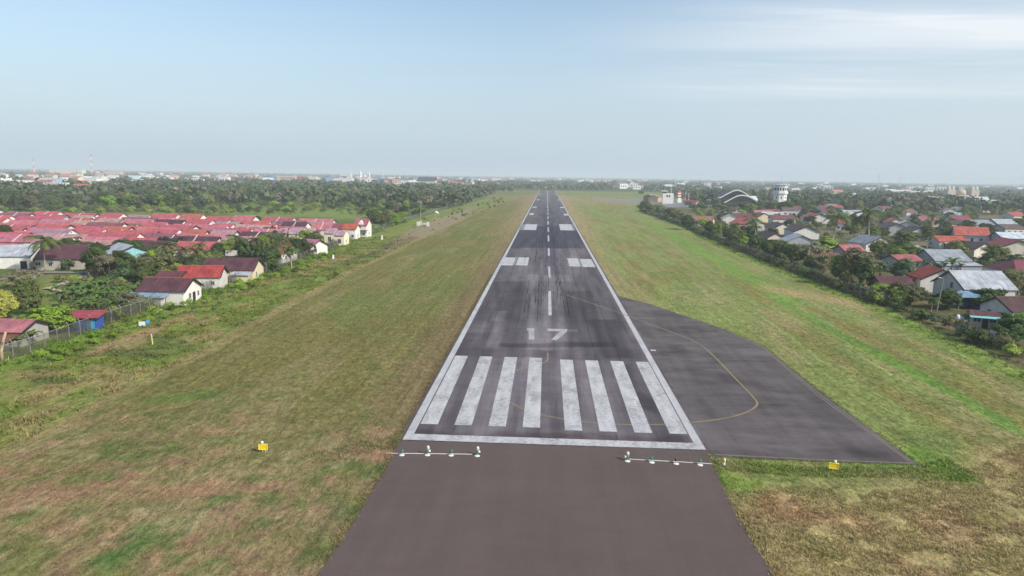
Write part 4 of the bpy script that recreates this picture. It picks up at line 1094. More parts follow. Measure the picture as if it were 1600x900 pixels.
# --- right-hand village
VR = [
 ('large grey metal roofed house with pale gable behind the lamp post', (1491, 422.5), (1556, 423.5), 7.0, 12.5, 3.6, (.40, .43, .47), (.52, .51, .5), dict(win=((0, -1.0, 3.8, 1.0, 1.4),), lean=(-1, 2.6, -7, -3, BLUEGREY), lclamp=(12, 16))),
 ('orange red tiled house with white gable left of the big grey roof', (1474, 421), (1451, 413.5), 5.8, 10, 3.2, (.36, .075, .05), WHITE, dict(roof='tile', lean=(1, 2.4, -2, 4, RED), lclamp=(9, 13))),
 ('low dark maroon shed with pale roof strips near the field edge', (1376, 431), (1410, 432), 3.8, 8, 2.5, (.11, .035, .045), GWALL, dict(lclamp=(8, 11))),
 ('grey gabled house with grey sheet roof behind the banana plants', (1448, 389.5), (1497, 390), 6.0, 12, 3.0, GREY, (.3, .34, .4), dict(win=((0, 0, 2.6, .9, .9),), lean=(-1, 3.5, -6, 7, LTGREY), lclamp=(12, 16))),
 ('big cream house with maroon roof strips at the right edge', (1592, 375), (1567, 371), 6.4, 15, 3.4, (.26, .05, .055), (.60, .56, .47), dict(win=((0, -2.5, 1.6, 1.6, 1.4),), lean=(1, 3, -5, 5, (.27, .06, .065)), lclamp=(14, 18))),
 ('large coral red tiled house with bluish gable behind a small palm', (1496, 353.5), (1537, 355), 6.8, 15, 3.2, (.46, .12, .09), (.42, .47, .55), dict(roof='tile', lclamp=(14, 19))),
 ('low long red roofed house in front of the coral tiled house', (1460, 368), (1504, 369), 5.0, 11, 3.0, (.42, .10, .07), PALE, dict(roof='tile', lean=(-1, 1.6, -4, 6, LTGREY), lclamp=(12, 17))),
 ('brown roofed house with pale gable left of the cream house', (1531, 378.5), (1510, 376.5), 5.4, 11, 3.2, BROWN, (.62, .58, .5), dict(lclamp=(10, 13))),
 ('cream gabled house with dark brown roof among village trees', (1438, 355.5), (1421, 352.5), 6.0, 11, 3.2, BROWN, (.6, .58, .53), dict(lclamp=(11, 14))),
 ('dark maroon house with grey gable, two white roofs beyond it', (1405, 349.5), (1387, 345), 6.2, 13, 3.2, (.075, .04, .045), (.46, .46, .45), dict(lclamp=(12, 18))),
 ('white fibre cement roofed house behind the dark maroon house', (1420, 347), (1412, 342.5), 6.0, 12, 3.2, (.55, .52, .49), PALE, dict(lclamp=(10, 15))),
 ('orange roofed house touching the white fibre cement roof', (1403, 341), (1392, 339.5), 6.0, 9, 3.6, ORANGE, PALE, dict(lclamp=(8, 12))),
 ('pale gabled house with blue grey roof above the pink roof', (1374, 369.5), (1351, 366.5), 5.8, 13, 3.0, (.25, .28, .33), (.66, .63, .58), dict(lclamp=(12, 16))),
 ('long flat grey roof between the blue grey roof and grey gable', (1388, 383), (1431, 383.5), 4.4, 10, 3.2, LTGREY, GWALL, dict(lclamp=(12, 16))),
 ('faded rose red roof just behind the bushy tree at field side', (1393, 398), (1428, 397.5), 4.6, 8, 3.0, (.33, .1, .11), GWALL, dict(lclamp=(9, 12))),
 ('pink roofed house with dark left gable beside the olive tree', (1311, 382.5), (1342, 382.5), 5.0, 8, 3.2, (.4, .12, .13), GWALL, dict(parapet=True, lclamp=(8, 12))),
 ('rusty brown roof half hidden behind border trees', (1270, 394), (1304, 395), 4.2, 8, 3.0, RUST, GWALL, dict(lclamp=(9, 12))),
 ('wide maroon hip roofed house with white wall at right edge', (1586, 406), (1616, 406.5), 6.0, 15, 3.2, (.21, .055, .07), WHITE, dict(hip=4, lclamp=(14, 20))),
 ('old mossy maroon tiled house with pink gable edge at lower right', (1567, 463), (1612, 463), 5.0, 9, 2.8, (.085, .045, .045), PALE, dict(roof='tile', lclamp=(9, 12))),
 ('grey roofed village house in the back row beside its maroon neighbour', (1512, 343.5), (1545, 344), 5.6, 12, 3.2, GREY, (.42, .44, .48), dict(lclamp=(12, 17))),
 ('pale grey roofed house at back right beside purple roof', (1551, 342), (1579, 342.5), 5.8, 13, 3.2, LTGREY, (.42, .44, .48), dict(lclamp=(12, 16))),
 ('dull purple roofed house at the back right edge', (1581, 342), (1610, 342.5), 5.8, 15, 3.2, (.19, .09, .105), PALE, dict(lclamp=(12, 18))),
 ('brown weathered roof with tree before it near back right', (1560, 351), (1594, 351.5), 5.0, 11, 3.2, (.13, .085, .075), PALE, dict(lclamp=(12, 18))),
 ('dark brown long roof left of the grey roofed back house', (1473, 344), (1505, 344.5), 5.0, 10, 3.2, BROWN, PALE, dict(lclamp=(12, 17))),
 ('pink roofed house with tan wall at the back of the village', (1435, 338), (1463, 338.5), 6.0, 10, 3.4, (.32, .11, .14), (.5, .4, .34), dict(parapet=True, lclamp=(12, 18))),
 ('rose red roofed white house with pale blue roof behind', (1486, 336), (1510, 336.5), 6.0, 11, 3.4, (.26, .07, .085), WHITE, dict(lclamp=(12, 18))),
 ('pale blue sheet roof behind the rose red roofed house', (1479, 331), (1498, 331.5), 6.0, 9, 3.6, (.3, .42, .5), PALE, dict(lclamp=(12, 18))),
 ('bright bluish white sheet roof left of the cream house', (1560, 362.5), (1592, 363), 5.4, 11, 3.0, (.5, .56, .62), GWALL, dict(lclamp=(12, 16))),
 ('small maroon roofed white house near the far palms', (1408, 326.5), (1425, 326.5), 6.0, 12, 3.6, (.2, .08, .09), PALE, dict(lclamp=(12, 20))),
 ('far maroon roofed house under tall palms', (1371, 322), (1388, 322), 6.0, 14, 3.4, (.16, .07, .08), PALE, dict(lclamp=(14, 22))),
 ('dark maroon roof with cream gable close to the border hedge', (1213, 363.5), (1196, 360.5), 5.8, 11, 3.0, (.08, .045, .05), (.58, .52, .42), dict(lclamp=(11, 15))),
 ('big pale grey gabled roof just behind the border trees', (1254, 367.5), (1243, 363.5), 6.4, 17, 2.8, (.42, .45, .5), (.44, .46, .49), dict(bar=False, lclamp=(12, 16))),
 ('white gabled house with dark maroon roof left of the palm', (1262, 353.5), (1244, 349.5), 6.0, 12, 3.4, (.08, .04, .045), (.75, .73, .7), dict(lclamp=(12, 17))),
 ('sprawling bright red roofed house mid village by a dark palm', (1155, 339.5), (1182, 342), 6.2, 14, 3.2, (.42, .11, .1), GWALL, dict(lean=(-1, 3.5, -2, 7, PINK), lclamp=(14, 20))),
 ('small red roof with white gable beside the palms', (1312, 342), (1325, 342.5), 6.0, 9, 3.6, (.28, .08, .07), WHITE, dict(lclamp=(8, 14))),
 ('rust striped shed with cream wall near the border hedge', (1086, 337.5), (1113, 338.5), 5.4, 9, 3.4, (.33, .15, .1), CREAM, dict(lclamp=(12, 18))),
 ('maroon tiled low house beyond the white gabled house', (1209, 335.5), (1235, 336), 5.8, 11, 3.4, (.18, .07, .075), PALE, dict(lclamp=(14, 20))),
 ('red roof with pale gable among far village trees', (1282, 334), (1266, 331.5), 6.2, 13, 3.4, (.36, .09, .075), PALE, dict(lclamp=(12, 20))),
 ('brown roofed house with cream gable behind the dark palm', (1224, 348.5), (1209, 346.5), 5.6, 10, 3.2, (.1, .06, .06), (.58, .54, .46), dict(lclamp=(11, 15))),
 ('white fronted house glimpsed in the thick trees before the terminal', (1137, 331), (1152, 331.5), 5.6, 9, 4.0, (.3, .3, .3), WHITE, dict(lclamp=(10, 16))),
 ('pale bungalow under trees right of the control tower', (1225, 324), (1244, 324.5), 6.0, 10, 4.0, (.16, .1, .1), WHITE, dict(lclamp=(12, 20))),
 ('dusky red shed roof at the edge near terminal masts', (1072, 312.5), (1088, 313), 5.5, 12, 3.4, (.25, .045, .06), PALE, dict(lclamp=(14, 24))),
 ('tan roofed brown house beside the apron', (1011, 303.5), (1023, 303), 8.0, 12, 5.0, (.24, .19, .17), (.2, .15, .13), dict(lclamp=(12, 20))),
 ('ochre house with tiled roof next to the white airport building', (1020, 305), (1030, 304.5), 7.5, 12, 5.0, (.3, .17, .11), (.5, .38, .22), dict(lclamp=(12, 20))),
]
for lb, a, b, zr, sp, ev, rc, wc, kw in VR: phouse(lb, a, b, zr, sp, ev, rc, wc, **kw)
# blue lean-to store in front of the big grey house
b = thing('store_shed', 'dark blue open shed with light blue awning under grey roof', 'shed', (*G(1507, 482), 0), R(8))
MB().box((0, 1.0, 1.4), (4.4, .15, 2.8)).build('back_wall', M['blue'], b); MB().box((2.15, -.4, 1.4), (.15, 2.7, 2.8)).build('side_wall', M['blue'], b)
MB().slab([(-3.2, -2.0, 2.75), (2.6, -2.0, 2.75), (2.6, 1.2, 3.5), (-3.2, 1.2, 3.5)], .07).build('awning', M['sheet'], b, color=(.2, .33, .5))
[MB().tube([(x, -1.8, 0), (x, -1.8, 2.76)], .06, 6).build('post', M['greymetal'], b) for x in (-2.8, 2.4)]
OBST.append((*G(1507, 482), 3))
b = thing('market_stall', 'turquoise sheet shelter with patched walls beside the field fence', 'shelter', (*G(1536, 512), 0), R(-22))
MB().box((0, .9, 1.05), (4.0, .12, 2.1)).build('back_wall', M['tealsheet'], b); MB().box((1.9, -.2, 1.0), (.12, 2.0, 2.0)).build('side_wall', M['tealsheet'], b)
MB().slab([(-2.4, -1.5, 2.05), (2.4, -1.5, 2.05), (2.4, 1.2, 2.5), (-2.4, 1.2, 2.5)], .06).build('roof', M['tealsheet'], b)
[MB().tube([(x, -1.35, 0), (x, -1.35, 2.06)], .05, 6).build('post', M['plank'], b) for x in (-2.2, 2.2)]
phouse('low rusty maroon lean-to roof behind the turquoise shelter', (1524, 485), (1552, 487), 2.9, 4, 2.3, (.12, .05, .055), GWALL, name='lean_to', cat='shed', bar=False, lclamp=(5, 8))
p = P(1535, 507); b = thing('satellite_dish', 'white satellite dish mounted low before the turquoise shelter', 'satellite dish', (p[0] - .3, p[1] - 1.9, 0), 0)
MB().tube([(0, 0, 0), (0, 0, 1.7)], .05, 6).build('stand', M['greymetal'], b)
d = MB().lathe([(.03, 0), (.5, .06), (.9, .18), (1.2, .36), (1.2, .39), (.9, .22), (.5, .1), (.03, .04)], (0, 0, 1.7), 18).build('dish', M['whitemetal'], b, smooth=True)
for i, (px, yb) in enumerate(((1496.5, 499), (1502.5, 504))):
    p = P(px, yb); s = MB().lathe([(.3, 0), (.42, .2), (.4, .7), (.28, 1.0), (.12, 1.08)], n=10).build('grain_sack', M['cloth'], None, (p[0], p[1], 0), smooth=True); s.scale = (1, .8, 1.1 if i else .9)
    tag(s, ('shorter white sack standing on the trodden earth by the hedge', 'fuller white sack standing nearest the field fence')[i], 'sack', 'white sacks behind the field fence')
p0, p1 = P(1545, 531), P(1574, 541); v = Vector((p1[0] - p0[0], p1[1] - p0[1]))
cl = thing('clothes_line', 'clothes line strung between two poles along the field fence', 'clothes line', (p0[0], p0[1], 0), math.atan2(v.y, v.x))
[MB().tube([(x, 0, 0), (x, 0, 1.9)], .05, 6).build('pole', M['plank'], cl) for x in (0, v.length)]
MB().tube([(0, 0, 1.8), (v.length / 2, 0, 1.7), (v.length, 0, 1.8)], .015, 4).build('line', M['greymetal'], cl)
for i, f in enumerate((.1, .3, .47, .68, .86)):
    w, h = ((.9, 1.1), (.6, .9), (.7, 1.2), (.9, .7), (.6, 1.0))[i]
    m = MB(); n = 8
    for j in range(n + 1): x = -w / 2 + w * j / n; m.v += [(x, .05 * math.sin(j * 1.3), 0), (x, .05 + .09 * math.sin(j * 1.3), -h)]
    m.f = [(2 * j, 2 * j + 2, 2 * j + 3, 2 * j + 1) for j in range(n)]; m.mi = [0] * n
    o = m.build('laundry', M['cloth'] if i != 3 else M['boardblue'], None, (p0[0] + v.x * f, p0[1] + v.y * f, 1.74), math.atan2(v.y, v.x))
    sm = o.modifiers.new('thick', 'SOLIDIFY'); sm.thickness = .02
    tag(o, ('white sheet on the line, nearest the turquoise shelter', 'small white cloth hanging beside the first sheet', 'long white cloth at the middle of the line', 'blue cloth on the clothes line', 'white cloth at the far right end of the clothes line')[i], 'laundry', 'washing on the line')

# ------------------------------------------------------------------ airfield landmarks
# control tower
p = P(1217, 330); t = thing('control_tower', 'white octagonal airport control tower with dark windows and grey cap', 'control tower', (p[0], p[1], 0), R(18))
H_ = hgt(1217, 330, 287.5)
MB().lathe([(5.7, 0), (5.5, H_ - 9), (5.7, H_ - 8.6)], n=8).build('shaft', M['whitemetal'], t)
MB().lathe([(6.4, H_ - 8.5), (6.6, H_ - 7.4), (6.6, H_ - 6.9), (6.3, H_ - 6.8)], n=8).build('balcony', M['whitemetal'], t)
MB().lathe([(5.9, H_ - 6.7), (6.0, H_ - 1.2)], n=8).build('cab', M['whitemetal'], t)
for k in range(8):
    a = 2 * math.pi * (k + .5) / 8; r = 6.0 * math.cos(math.pi / 8)
    for o in (-1.15, 1.15):
        MB().box((r * math.cos(a) - o * math.sin(a), r * math.sin(a) + o * math.cos(a), H_ - 4.2), (1.25, .25, 2.3), a + math.pi / 2).build('window', M['pane'], t)
    MB().box(((5.45 * math.cos(math.pi / 8)) * math.cos(a), (5.45 * math.cos(math.pi / 8)) * math.sin(a), H_ - 11.5), (1.0, .25, 1.6), a + math.pi / 2).build('shaft_window', M['pane'], t)
MB().lathe([(6.9, H_ - 1.15), (6.9, H_ - .8), (4.0, H_ - .1), (.3, H_ + .4)], n=8).build('cap_roof', M['greymetal'], t)
MB().tube([(0.5, 0, H_), (0.5, 0, H_ + 7)], .12, 5).build('antenna', M['greymetal'], t)

# terminal with two wave-shaped roofs
def wave_roof(t, prof, y0, y1, name, matr):
    m = MB(); n = len(prof)
    m.add([(x, y0, z) for x, z in prof] + [(x, y1, z * .96) for x, z in prof], [(i, i + 1, n + i + 1, n + i) for i in range(n - 1)])
    o = m.build(name, matr, t, smooth=True); sm = o.modifiers.new('thick', 'SOLIDIFY'); sm.thickness = .5
    b = MB(); pr = [(x, z) for x, z in prof]
    b.add([(x, y0 - .3, z - .75) for x, z in pr] + [(x, y0 - .3, z + .45) for x, z in pr] + [(x, y0 + .4, z - .75) for x, z in pr] + [(x, y0 + .4, z + .45) for x, z in pr],
          [(i, i + 1, n + i + 1, n + i) for i in range(n - 1)] + [(n + i, n + i + 1, 3 * n + i + 1, 3 * n + i) for i in range(n - 1)] + [(2 * n + i, i, i + 1, 2 * n + i + 1)[::-1] for i in range(n - 1)] + [(2 * n + i + 1, 2 * n + i, 3 * n + i, 3 * n + i + 1) for i in range(n - 1)] + [(0, n, 3 * n, 2 * n), (n - 1, 3 * n - 1, 4 * n - 1, 2 * n - 1)])
    b.build('fascia_band', M['whitemetal'], t)
def curve(pts):
    xs = [q[0] for q in pts]; zs = [q[1] for q in pts]; out = []
    for i in range(33):
        x = xs[0] + (xs[-1] - xs[0]) * i / 32; j = max(k for k in range(len(xs)) if xs[k] <= x + 1e-6); j = min(j, len(xs) - 2)
        u = (x - xs[j]) / (xs[j + 1] - xs[j]); u2 = u
        p0, p1, p2, p3 = zs[max(j - 1, 0)], zs[j], zs[j + 1], zs[min(j + 2, len(zs) - 1)]
        out.append((x, .5 * (2 * p1 + (p2 - p0) * u2 + (2 * p0 - 5 * p1 + 4 * p2 - p3) * u2 ** 2 + (3 * p1 - p0 - 3 * p2 + p3) * u2 ** 3)))
    return out
p = P(1146, 323); SC = math.hypot(p[0], p[1]) / F
t = thing('airport_terminal', 'airport terminal with two dark wave shaped roofs edged in white', 'terminal', (p[0], p[1], 0), R(-8))
def T(px, py): return ((px - 1146) * SC, hgt(px, 323, py))
wave_roof(t, curve([T(1113, 308.5), T(1127, 309), T(1137, 303), T(1149, 297.2), T(1158, 299), T(1168, 305.5), T(1177, 312)]), 6, 60, 'upper_roof', M['roofblue'])
wave_roof(t, curve([T(1131, 316), T(1141, 310), T(1150, 305.2), T(1159, 304.6), T(1168, 307.7), T(1180, 314.5)]), -10, 6.5, 'lower_roof', M['roofblue'])
m = MB(); pr = curve([T(1117, 309.5), T(1127, 310), T(1137, 304.5), T(1149, 298.7), T(1158, 300.5), T(1168, 307), T(1176, 313)]); n = len(pr)
m.add([(x, 9, 0) for x, z in pr] + [(x, 9, z) for x, z in pr], [(i, i + 1, n + i + 1, n + i) for i in range(n - 1)]); m.build('glass_front', m_plain('tinted_glass', (.045, .04, .05), .25, .4, .2), t)
m = MB(); pr = curve([T(1134, 317), T(1142, 311), T(1150, 306.7), T(1159, 306.1), T(1168, 309.2), T(1178, 316)]); n = len(pr)
m.add([(x, -7, 0) for x, z in pr] + [(x, -7, z) for x, z in pr], [(i, i + 1, n + i + 1, n + i) for i in range(n - 1)]); m.build('lower_glass_front', m_plain('tinted_glass_low', (.05, .045, .05), .25, .4, .2), t)
MB().box((-17, 30, 3.4), (10, 40, 6.8)).build('side_wing', M['whitemetal'], t)
OBST.append((p[0], p[1] + 20, 34)); OBST.append((p[0] * .95, p[1] * .93, 26)); OBST.append((p[0] * .9, p[1] * .87, 22))
# white airport building
p = P(1043, 318); s = math.hypot(p[0], p[1]) / F; H_ = hgt(1043, 318, 302)
t = thing('airport_office', 'white box shaped airport building with two small windows', 'building', (p[0], p[1], 0), R(-6))
MB().box((0, 0, H_ / 2), (16 * s, 12, H_)).build('wall', M['wall'], t, color=(.8, .78, .76))
for dx in (-1.2, 1.2): MB().box((dx, -6.02, H_ * .74), (1.5, .12, 2.2)).build('window', M['pane'], t)
MB().box((-5.2 * s, 2, H_ + 1.0), (6 * s, 5, 2.0)).build('roof_cab', M['pane'], t); MB().box((-5.2 * s, 2, H_ + 2.35), (9 * s, 8, .7)).build('cab_roof', M['whitemetal'], t)
MB().tube([(-4.5 * s, 2, H_ + 2.5), (-4.5 * s, 2, H_ + 5)], .12, 5).build('antenna', M['whitemetal'], t)
OBST.append((p[0], p[1], 12))
# red and white banded tower
p = P(1060.5, 316.5); s = math.hypot(p[0], p[1]) / F; H_ = hgt(1060.5, 316.5, 299)
t = thing('water_tower', 'square tower painted in red and white bands beside the white airport building', 'tower', (p[0], p[1], 0), R(10))
nb = 6; w = 5.2 * s
MB().box((0, 0, 1.8), (w * 1.25, w * 1.25, 3.6)).build('base', M['whitemetal'], t)
for k in range(nb):
    h0 = 3.62 + (H_ - 3.6) * k / nb; hh = (H_ - 3.6) / nb - .02
    MB().box((0, 0, h0 + hh / 2), (w * (1 - .03 * k), w * (1 - .03 * k), hh)).build('band', M['redmetal' if k % 2 else 'whitemetal'], t)
MB().lathe([(w * .3, H_), (w * .22, H_ + 1.6)], n=8).build('top', M['redmetal'], t)
# lattice radio masts
def mast(px, yb, yt, label, w=1.2, reds=True, group='radio masts around the town', name='radio_mast'):
    p = P(px, yb); h = hgt(px, yb, yt); t = thing(name, label, 'mast', (p[0], p[1], 0), 0, group)
    n = max(4, int(h / 6)); d = math.hypot(p[0], p[1]); r = max(.09, d / F * .10)
    for k in range(n):
        m = MB(); z0, z1 = h * k / n, h * (k + 1) / n; a0 = w * (1 - .7 * k / n); a1 = w * (1 - .7 * (k + 1) / n)
        c0 = [(a0, a0), (-a0, a0), (-a0, -a0), (a0, -a0)]; c1 = [(a1, a1), (-a1, a1), (-a1, -a1), (a1, -a1)]
        for q in range(4):
            m.tube([(*c0[q], z0), (*c1[q], z1)], r, 4); m.tube([(*c0[q], z0), (*c1[(q + 1) % 4], z1)], r * .6, 4)
        m.build('section', M['redmetal'] if (k % 2 == 0 and reds) else M['whitemetal'], t)
    return t
mast(1048, 318, 288, 'slim antenna mast on the white airport building side', .35, False)
mast(1070.5, 318, 299, 'short red mast right of the banded tower', .4)
mast(1075.5, 318, 301, 'short pale mast next to the dusky red shed', .4, False)
mast(1090, 318, 303, 'slim white mast at the right of the dusky red shed', .4, False)
mast(145, 284, 240, 'tall red and white radio mast behind the left forest', 1.5)
mast(55, 284, 247, 'thin hazy radio mast at the far left of town', .7, True)
mast(599, 287, 262, 'thin mast near the blue building in town', 1.4, False)
mast(1055, 297, 271, 'hazy mast above the trees behind the white airport building', 1.6, False)
mast(1372, 297, 272, 'hazy mast over the right hand woods, left of two', 2.0, False)
mast(1405, 297, 272, 'hazy mast over the right hand woods, right of two', 2.0, False)
# mosque with domes on the right
def domed(label, px, yb, towers, domes, s=1.0, wall=(.55, .48, .42), dome=(.55, .42, .33)):
    p = P(px, yb); sc = math.hypot(p[0], p[1]) / F; t = thing('mosque', label, 'mosque', (p[0], p[1], 0), 0)
    Z = lambda py: hgt(px, yb, py); X = lambda q: (q - px) * sc
    for xa, xb, yt in towers:
        MB().box(((X(xa) + X(xb)) / 2, 0, Z(yt) / 2), (X(xb) - X(xa), X(xb) - X(xa), Z(yt))).build('tower', M['wall'], t, color=wall)
        for q in (.25, .75):
            r = (X(xb) - X(xa)) * .2; z = Z(yt); x = X(xa) + (X(xb) - X(xa)) * q
            MB().lathe([(r * .8, 0), (r, r * .6), (r * .8, r * 1.3), (r * .3, r * 1.8), (.05, r * 2.6)], (x, -r, z), 10).build('cupola', M['wall'], t, color=(.7, .66, .6))
    for xc, rad, yt in domes:
        r = rad * sc; z = Z(yt) - r * 1.25
        MB().box((X(xc), 2, z / 2), (2.1 * r, 2.1 * r, z)).build('hall', M['wall'], t, color=wall)
        MB().lathe([(r * .92, 0), (r, r * .3), (r * .88, r * .7), (r * .55, r * 1.05), (r * .15, r * 1.22), (.05, r * 1.5)], (X(xc), 2, z), 16).build('dome', M['wall'], t, smooth=True, color=dome)
    OBST.append((p[0], p[1], 20 * sc)); return t
domed('tan domed mosque between two blocky towers in the right hand woods', 1501, 313, [(1481, 1491, 296), (1511, 1521, 296)], [(1501, 6.5, 294.5)])
# white spired mosque in the left distance
p = P(562, 283); sc = math.hypot(p[0], p[1]) / F; t = thing('mosque', 'white mosque with pointed minarets on the left skyline', 'mosque', (p[0], p[1], 0), 0)
Z = lambda py: hgt(562, 283, py); X = lambda q: (q - 562) * sc
for q, yt, w in ((549.5, 266.5, 1.2), (563.5, 265.5, 2.4), (577, 266.5, 1.4)):
    z = Z(yt); MB().lathe([(w * sc, 0), (w * sc * .8, z * .55), (w * sc * .7, z * .7), (.1, z)], (X(q), 0, 0), 8).build('minaret', M['whitemetal'], t)
MB().box((X(570), 5, Z(277) / 2), (14 * sc, 10 * sc, Z(277))).build('hall', M['whitemetal'], t)
MB().lathe([(3 * sc, 0), (2.9 * sc, 1.2 * sc), (1.4 * sc, 2.8 * sc), (.1, 4 * sc)], (X(570), 5, Z(277)), 12).build('dome', M['whitemetal'], t, smooth=True)
p = P(541, 283); MB_ = thing('building', 'cream multi storey block left of the white spired mosque', 'building', (p[0], p[1], 0), 0)
MB().box((0, 0, hgt(541, 283, 271.5) / 2), (16 * sc, 20, hgt(541, 283, 271.5))).build('wall', M['wall'], MB_, color=(.66, .64, .58)); MB().box((-2 * sc, -10.1, hgt(541, 283, 271.5) * .6), (9 * sc, .15, 3)).build('window_band', M['pane'], MB_)
# large named buildings of the skyline: px range, base, top, colours
def block(label, x0, x1, yb, yt, c, depth=26, roofc=None, gable=False, name='building', cat='building', parts=()):
    pc = P((x0 + x1) / 2, yb); sc = math.hypot(pc[0], pc[1]) / F; w = (x1 - x0) * sc; h = hgt((x0 + x1) / 2, yb, yt)
    t = thing(name, label, cat, (pc[0], pc[1], 0), R(random.uniform(-6, 6)))
    hw = h * (.62 if gable else 1); MB().box((0, 0, hw / 2), (w, depth, hw)).build('wall', M['wall'], t, color=c)
    if gable:
        m = MB()
        for s in (-1, 1):
            q = [(-w * .53, s * depth * .55, hw - .2), (w * .53, s * depth * .55, hw - .2), (w * .53, 0, h), (-w * .53, 0, h)]; m.slab(q if s < 0 else q[::-1], .3)
        m.build('roof', M['sheet'], t, color=roofc or c)
    else: MB().box((0, 0, hw + .3), (w * 1.01, depth * 1.01, .58)).build('roof', M['sheet'], t, color=roofc or (.5, .5, .5))
    for (fa, fb, za, zb, cc) in parts:
        MB().box((-w / 2 + w * (fa + fb) / 2, -depth / 2 - .25, h * (za + zb) / 2), (w * (fb - fa), .45, h * (zb - za))).build('facade_panel', M['wall'], t, color=cc)
    OBST.append((pc[0], pc[1], w * .6)); return t
YEL, BLU, REDD = (.65, .5, .15), (.08, .17, .38), (.5, .06, .09)
block('long cream flat roofed hall on the left skyline', 84, 128, 274, 264.5, (.72, .68, .5))
block('tan building with brown roof right of the long cream hall', 167, 189, 275, 267.5, (.6, .45, .33), roofc=(.4, .25, .18))
block('blue shop front with yellow end in the row of stores', 409, 429, 284, 275.5, BLU, parts=((0, .22, 0, 1, YEL),))
block('long shopping centre with cream front and big red panel', 432, 495, 284, 275.5, (.66, .6, .5), parts=((.55, .8, 0, 1, REDD), (.02, .12, .3, .95, YEL), (.14, .5, .55, .85, (.5, .2, .15))))
block('white store front with blue and red panels right of the shopping centre', 512, 551, 287, 278.5, (.7, .7, .7), parts=((.0, .3, .2, 1, (.25, .4, .6)), (.48, .6, .1, .6, REDD)))
block('bright blue building standing among the trees below the mosque', 592, 598.5, 288, 278, (.12, .28, .6), depth=14)
block('dark steep roofed hall with pale gable near the end of the left woods', 655, 681, 290, 276.5, (.5, .47, .4), depth=40, roofc=(.05, .055, .075), gable=True)
block('pale green pyramid roofed hall above the left forest', 213, 222, 287, 275.5, (.5, .62, .56), depth=20, roofc=(.5, .64, .58), gable=True)
block('white roofed hall just right of the pale green hall', 235, 247, 283, 278, (.66, .68, .68), roofc=(.7, .72, .72), gable=True)
block('red brick coloured block at the far end beside the runway axis', 752, 768, 285, 279, (.45, .2, .17))
block('white building row near the end of the runway', 766, 785, 284, 278.5, (.72, .66, .64))
block('white offices beyond the runway end', 828, 850, 287, 281, (.7, .64, .6), roofc=(.5, .3, .26))
block('large white warehouse roof in the right hand trees', 1541, 1597, 324, 312.5, (.66, .66, .64), depth=40, roofc=(.62, .63, .62), gable=True, parts=((.2, .3, 0, .45, (.2, .2, .2)),))
block('long pale factory roof in the right hand woods', 1391, 1418, 303, 296.5, (.6, .6, .58), roofc=(.6, .62, .62), gable=True)
block('low pale warehouse to the right of the factory roof', 1418, 1455, 304, 298, (.58, .5, .44), roofc=(.55, .5, .45), gable=True)
block('small bright white block above the far right trees', 1350, 1364, 299, 293, (.74, .74, .72))
block('white tower block in the haze above the terminal', 1104, 1110, 294, 285, (.66, .66, .68), depth=14)
# windsock, weather station, boards, markers on the left
p = P(680, 345.5); h = hgt(680, 345.5, 330); t = thing('windsock', 'white windsock on a slim pole beside the weather station', 'windsock', (p[0], p[1], 0), R(25))
MB().tube([(0, 0, 0), (0, 0, h)], .09, 6).build('pole', M['greymetal'], t)
MB().tube([(0.1, 0, h - .3), (.9, 0, h - .5), (1.7, 0, h - 1.0), (2.2, 0, h - 1.7)], [.55, .5, .42, .3], 10, cap=False).build('sock', M['orange'], t)
p = P(657.5, 352); h = hgt(657.5, 352, 322); t = thing('weather_mast', 'slim yellowish weather mast rising from white cabinets', 'mast', (p[0], p[1], 0), 0)
MB().tube([(0, 0, 0), (0, 0, h)], [.16, .08], 6).build('pole', m_plain('dull_yellow', (.5, .42, .2), .5), t); MB().tube([(-.6, 0, h - .2), (.6, 0, h - .2)], .05, 5).build('crossarm', M['whitemetal'], t)
MB().box((0, 0, 1.1), (1.1, 1.0, 2.2)).build('base_cabinet', M['frame'], t)
for i, (px, yb, w, h) in enumerate(((653.5, 353, 1.6, 2.0), (663, 353.5, 1.2, 1.5), (668.5, 354, 1.5, 2.0))):
    p = P(px, yb); t = thing('equipment_cabinet', ('white cabinet left of the weather mast', 'smaller white cabinet between mast and last cabinet', 'white cabinet at the runway side of the weather mast')[i], 'cabinet', (p[0], p[1], 0), R(10), 'cabinets around the weather mast')
    MB().box((0, 0, h / 2 + .15), (w, .9, h)).build('body', M['whitemetal'], t); MB().box((0, -.47, h / 2 + .15), (w * .85, .04, h * .85)).build('door', M['frame'], t); MB().box((0, 0, .07), (w + .3, 1.2, .14)).build('plinth', M['concrete'], t)
for i, (px, yb, yt, w, mt, rz) in enumerate(((222.3, 511.5, 501.5, 8.5, 'boardwhite', 12), (231.5, 508.5, 499, 5, 'boardblue', 40))):
    p = P(px, yb); s = math.hypot(p[0], p[1]) / F; h = hgt(px, yb, yt); t = thing('notice_board', ('white notice board standing in grass by the fence', 'blue notice board angled beside the white one')[i], 'notice board', (p[0], p[1], 0), R(rz))
    MB().box((0, 0, h * .58), (w * s, .06, h * .8)).build('panel', M[mt], t); [MB().box((x * w * s, .06, h * .45), (.07, .06, h * .9)).build('leg', M['greymetal'], t) for x in (-.4, .4)]
    MB().box((0, -.035, h * .98 - .03), (w * s + .04, .05, .05)).build('frame', M['greymetal'], t)
p = P(238.5, 537.5); t = thing('marker_post', 'pale yellow leaning post in the rough grass', 'post', (p[0], p[1], 0), 0)
MB().tube([(0, 0, -.1), (-.12, 0, hgt(238.5, 537.5, 522))], [.09, .08], 7).build('post', m_plain('pale_yellow', (.6, .6, .3), .6), t); MB().box((-.13, 0, hgt(238.5, 537.5, 522) + .03), (.2, .2, .06)).build('cap', M['whitemetal'], t)
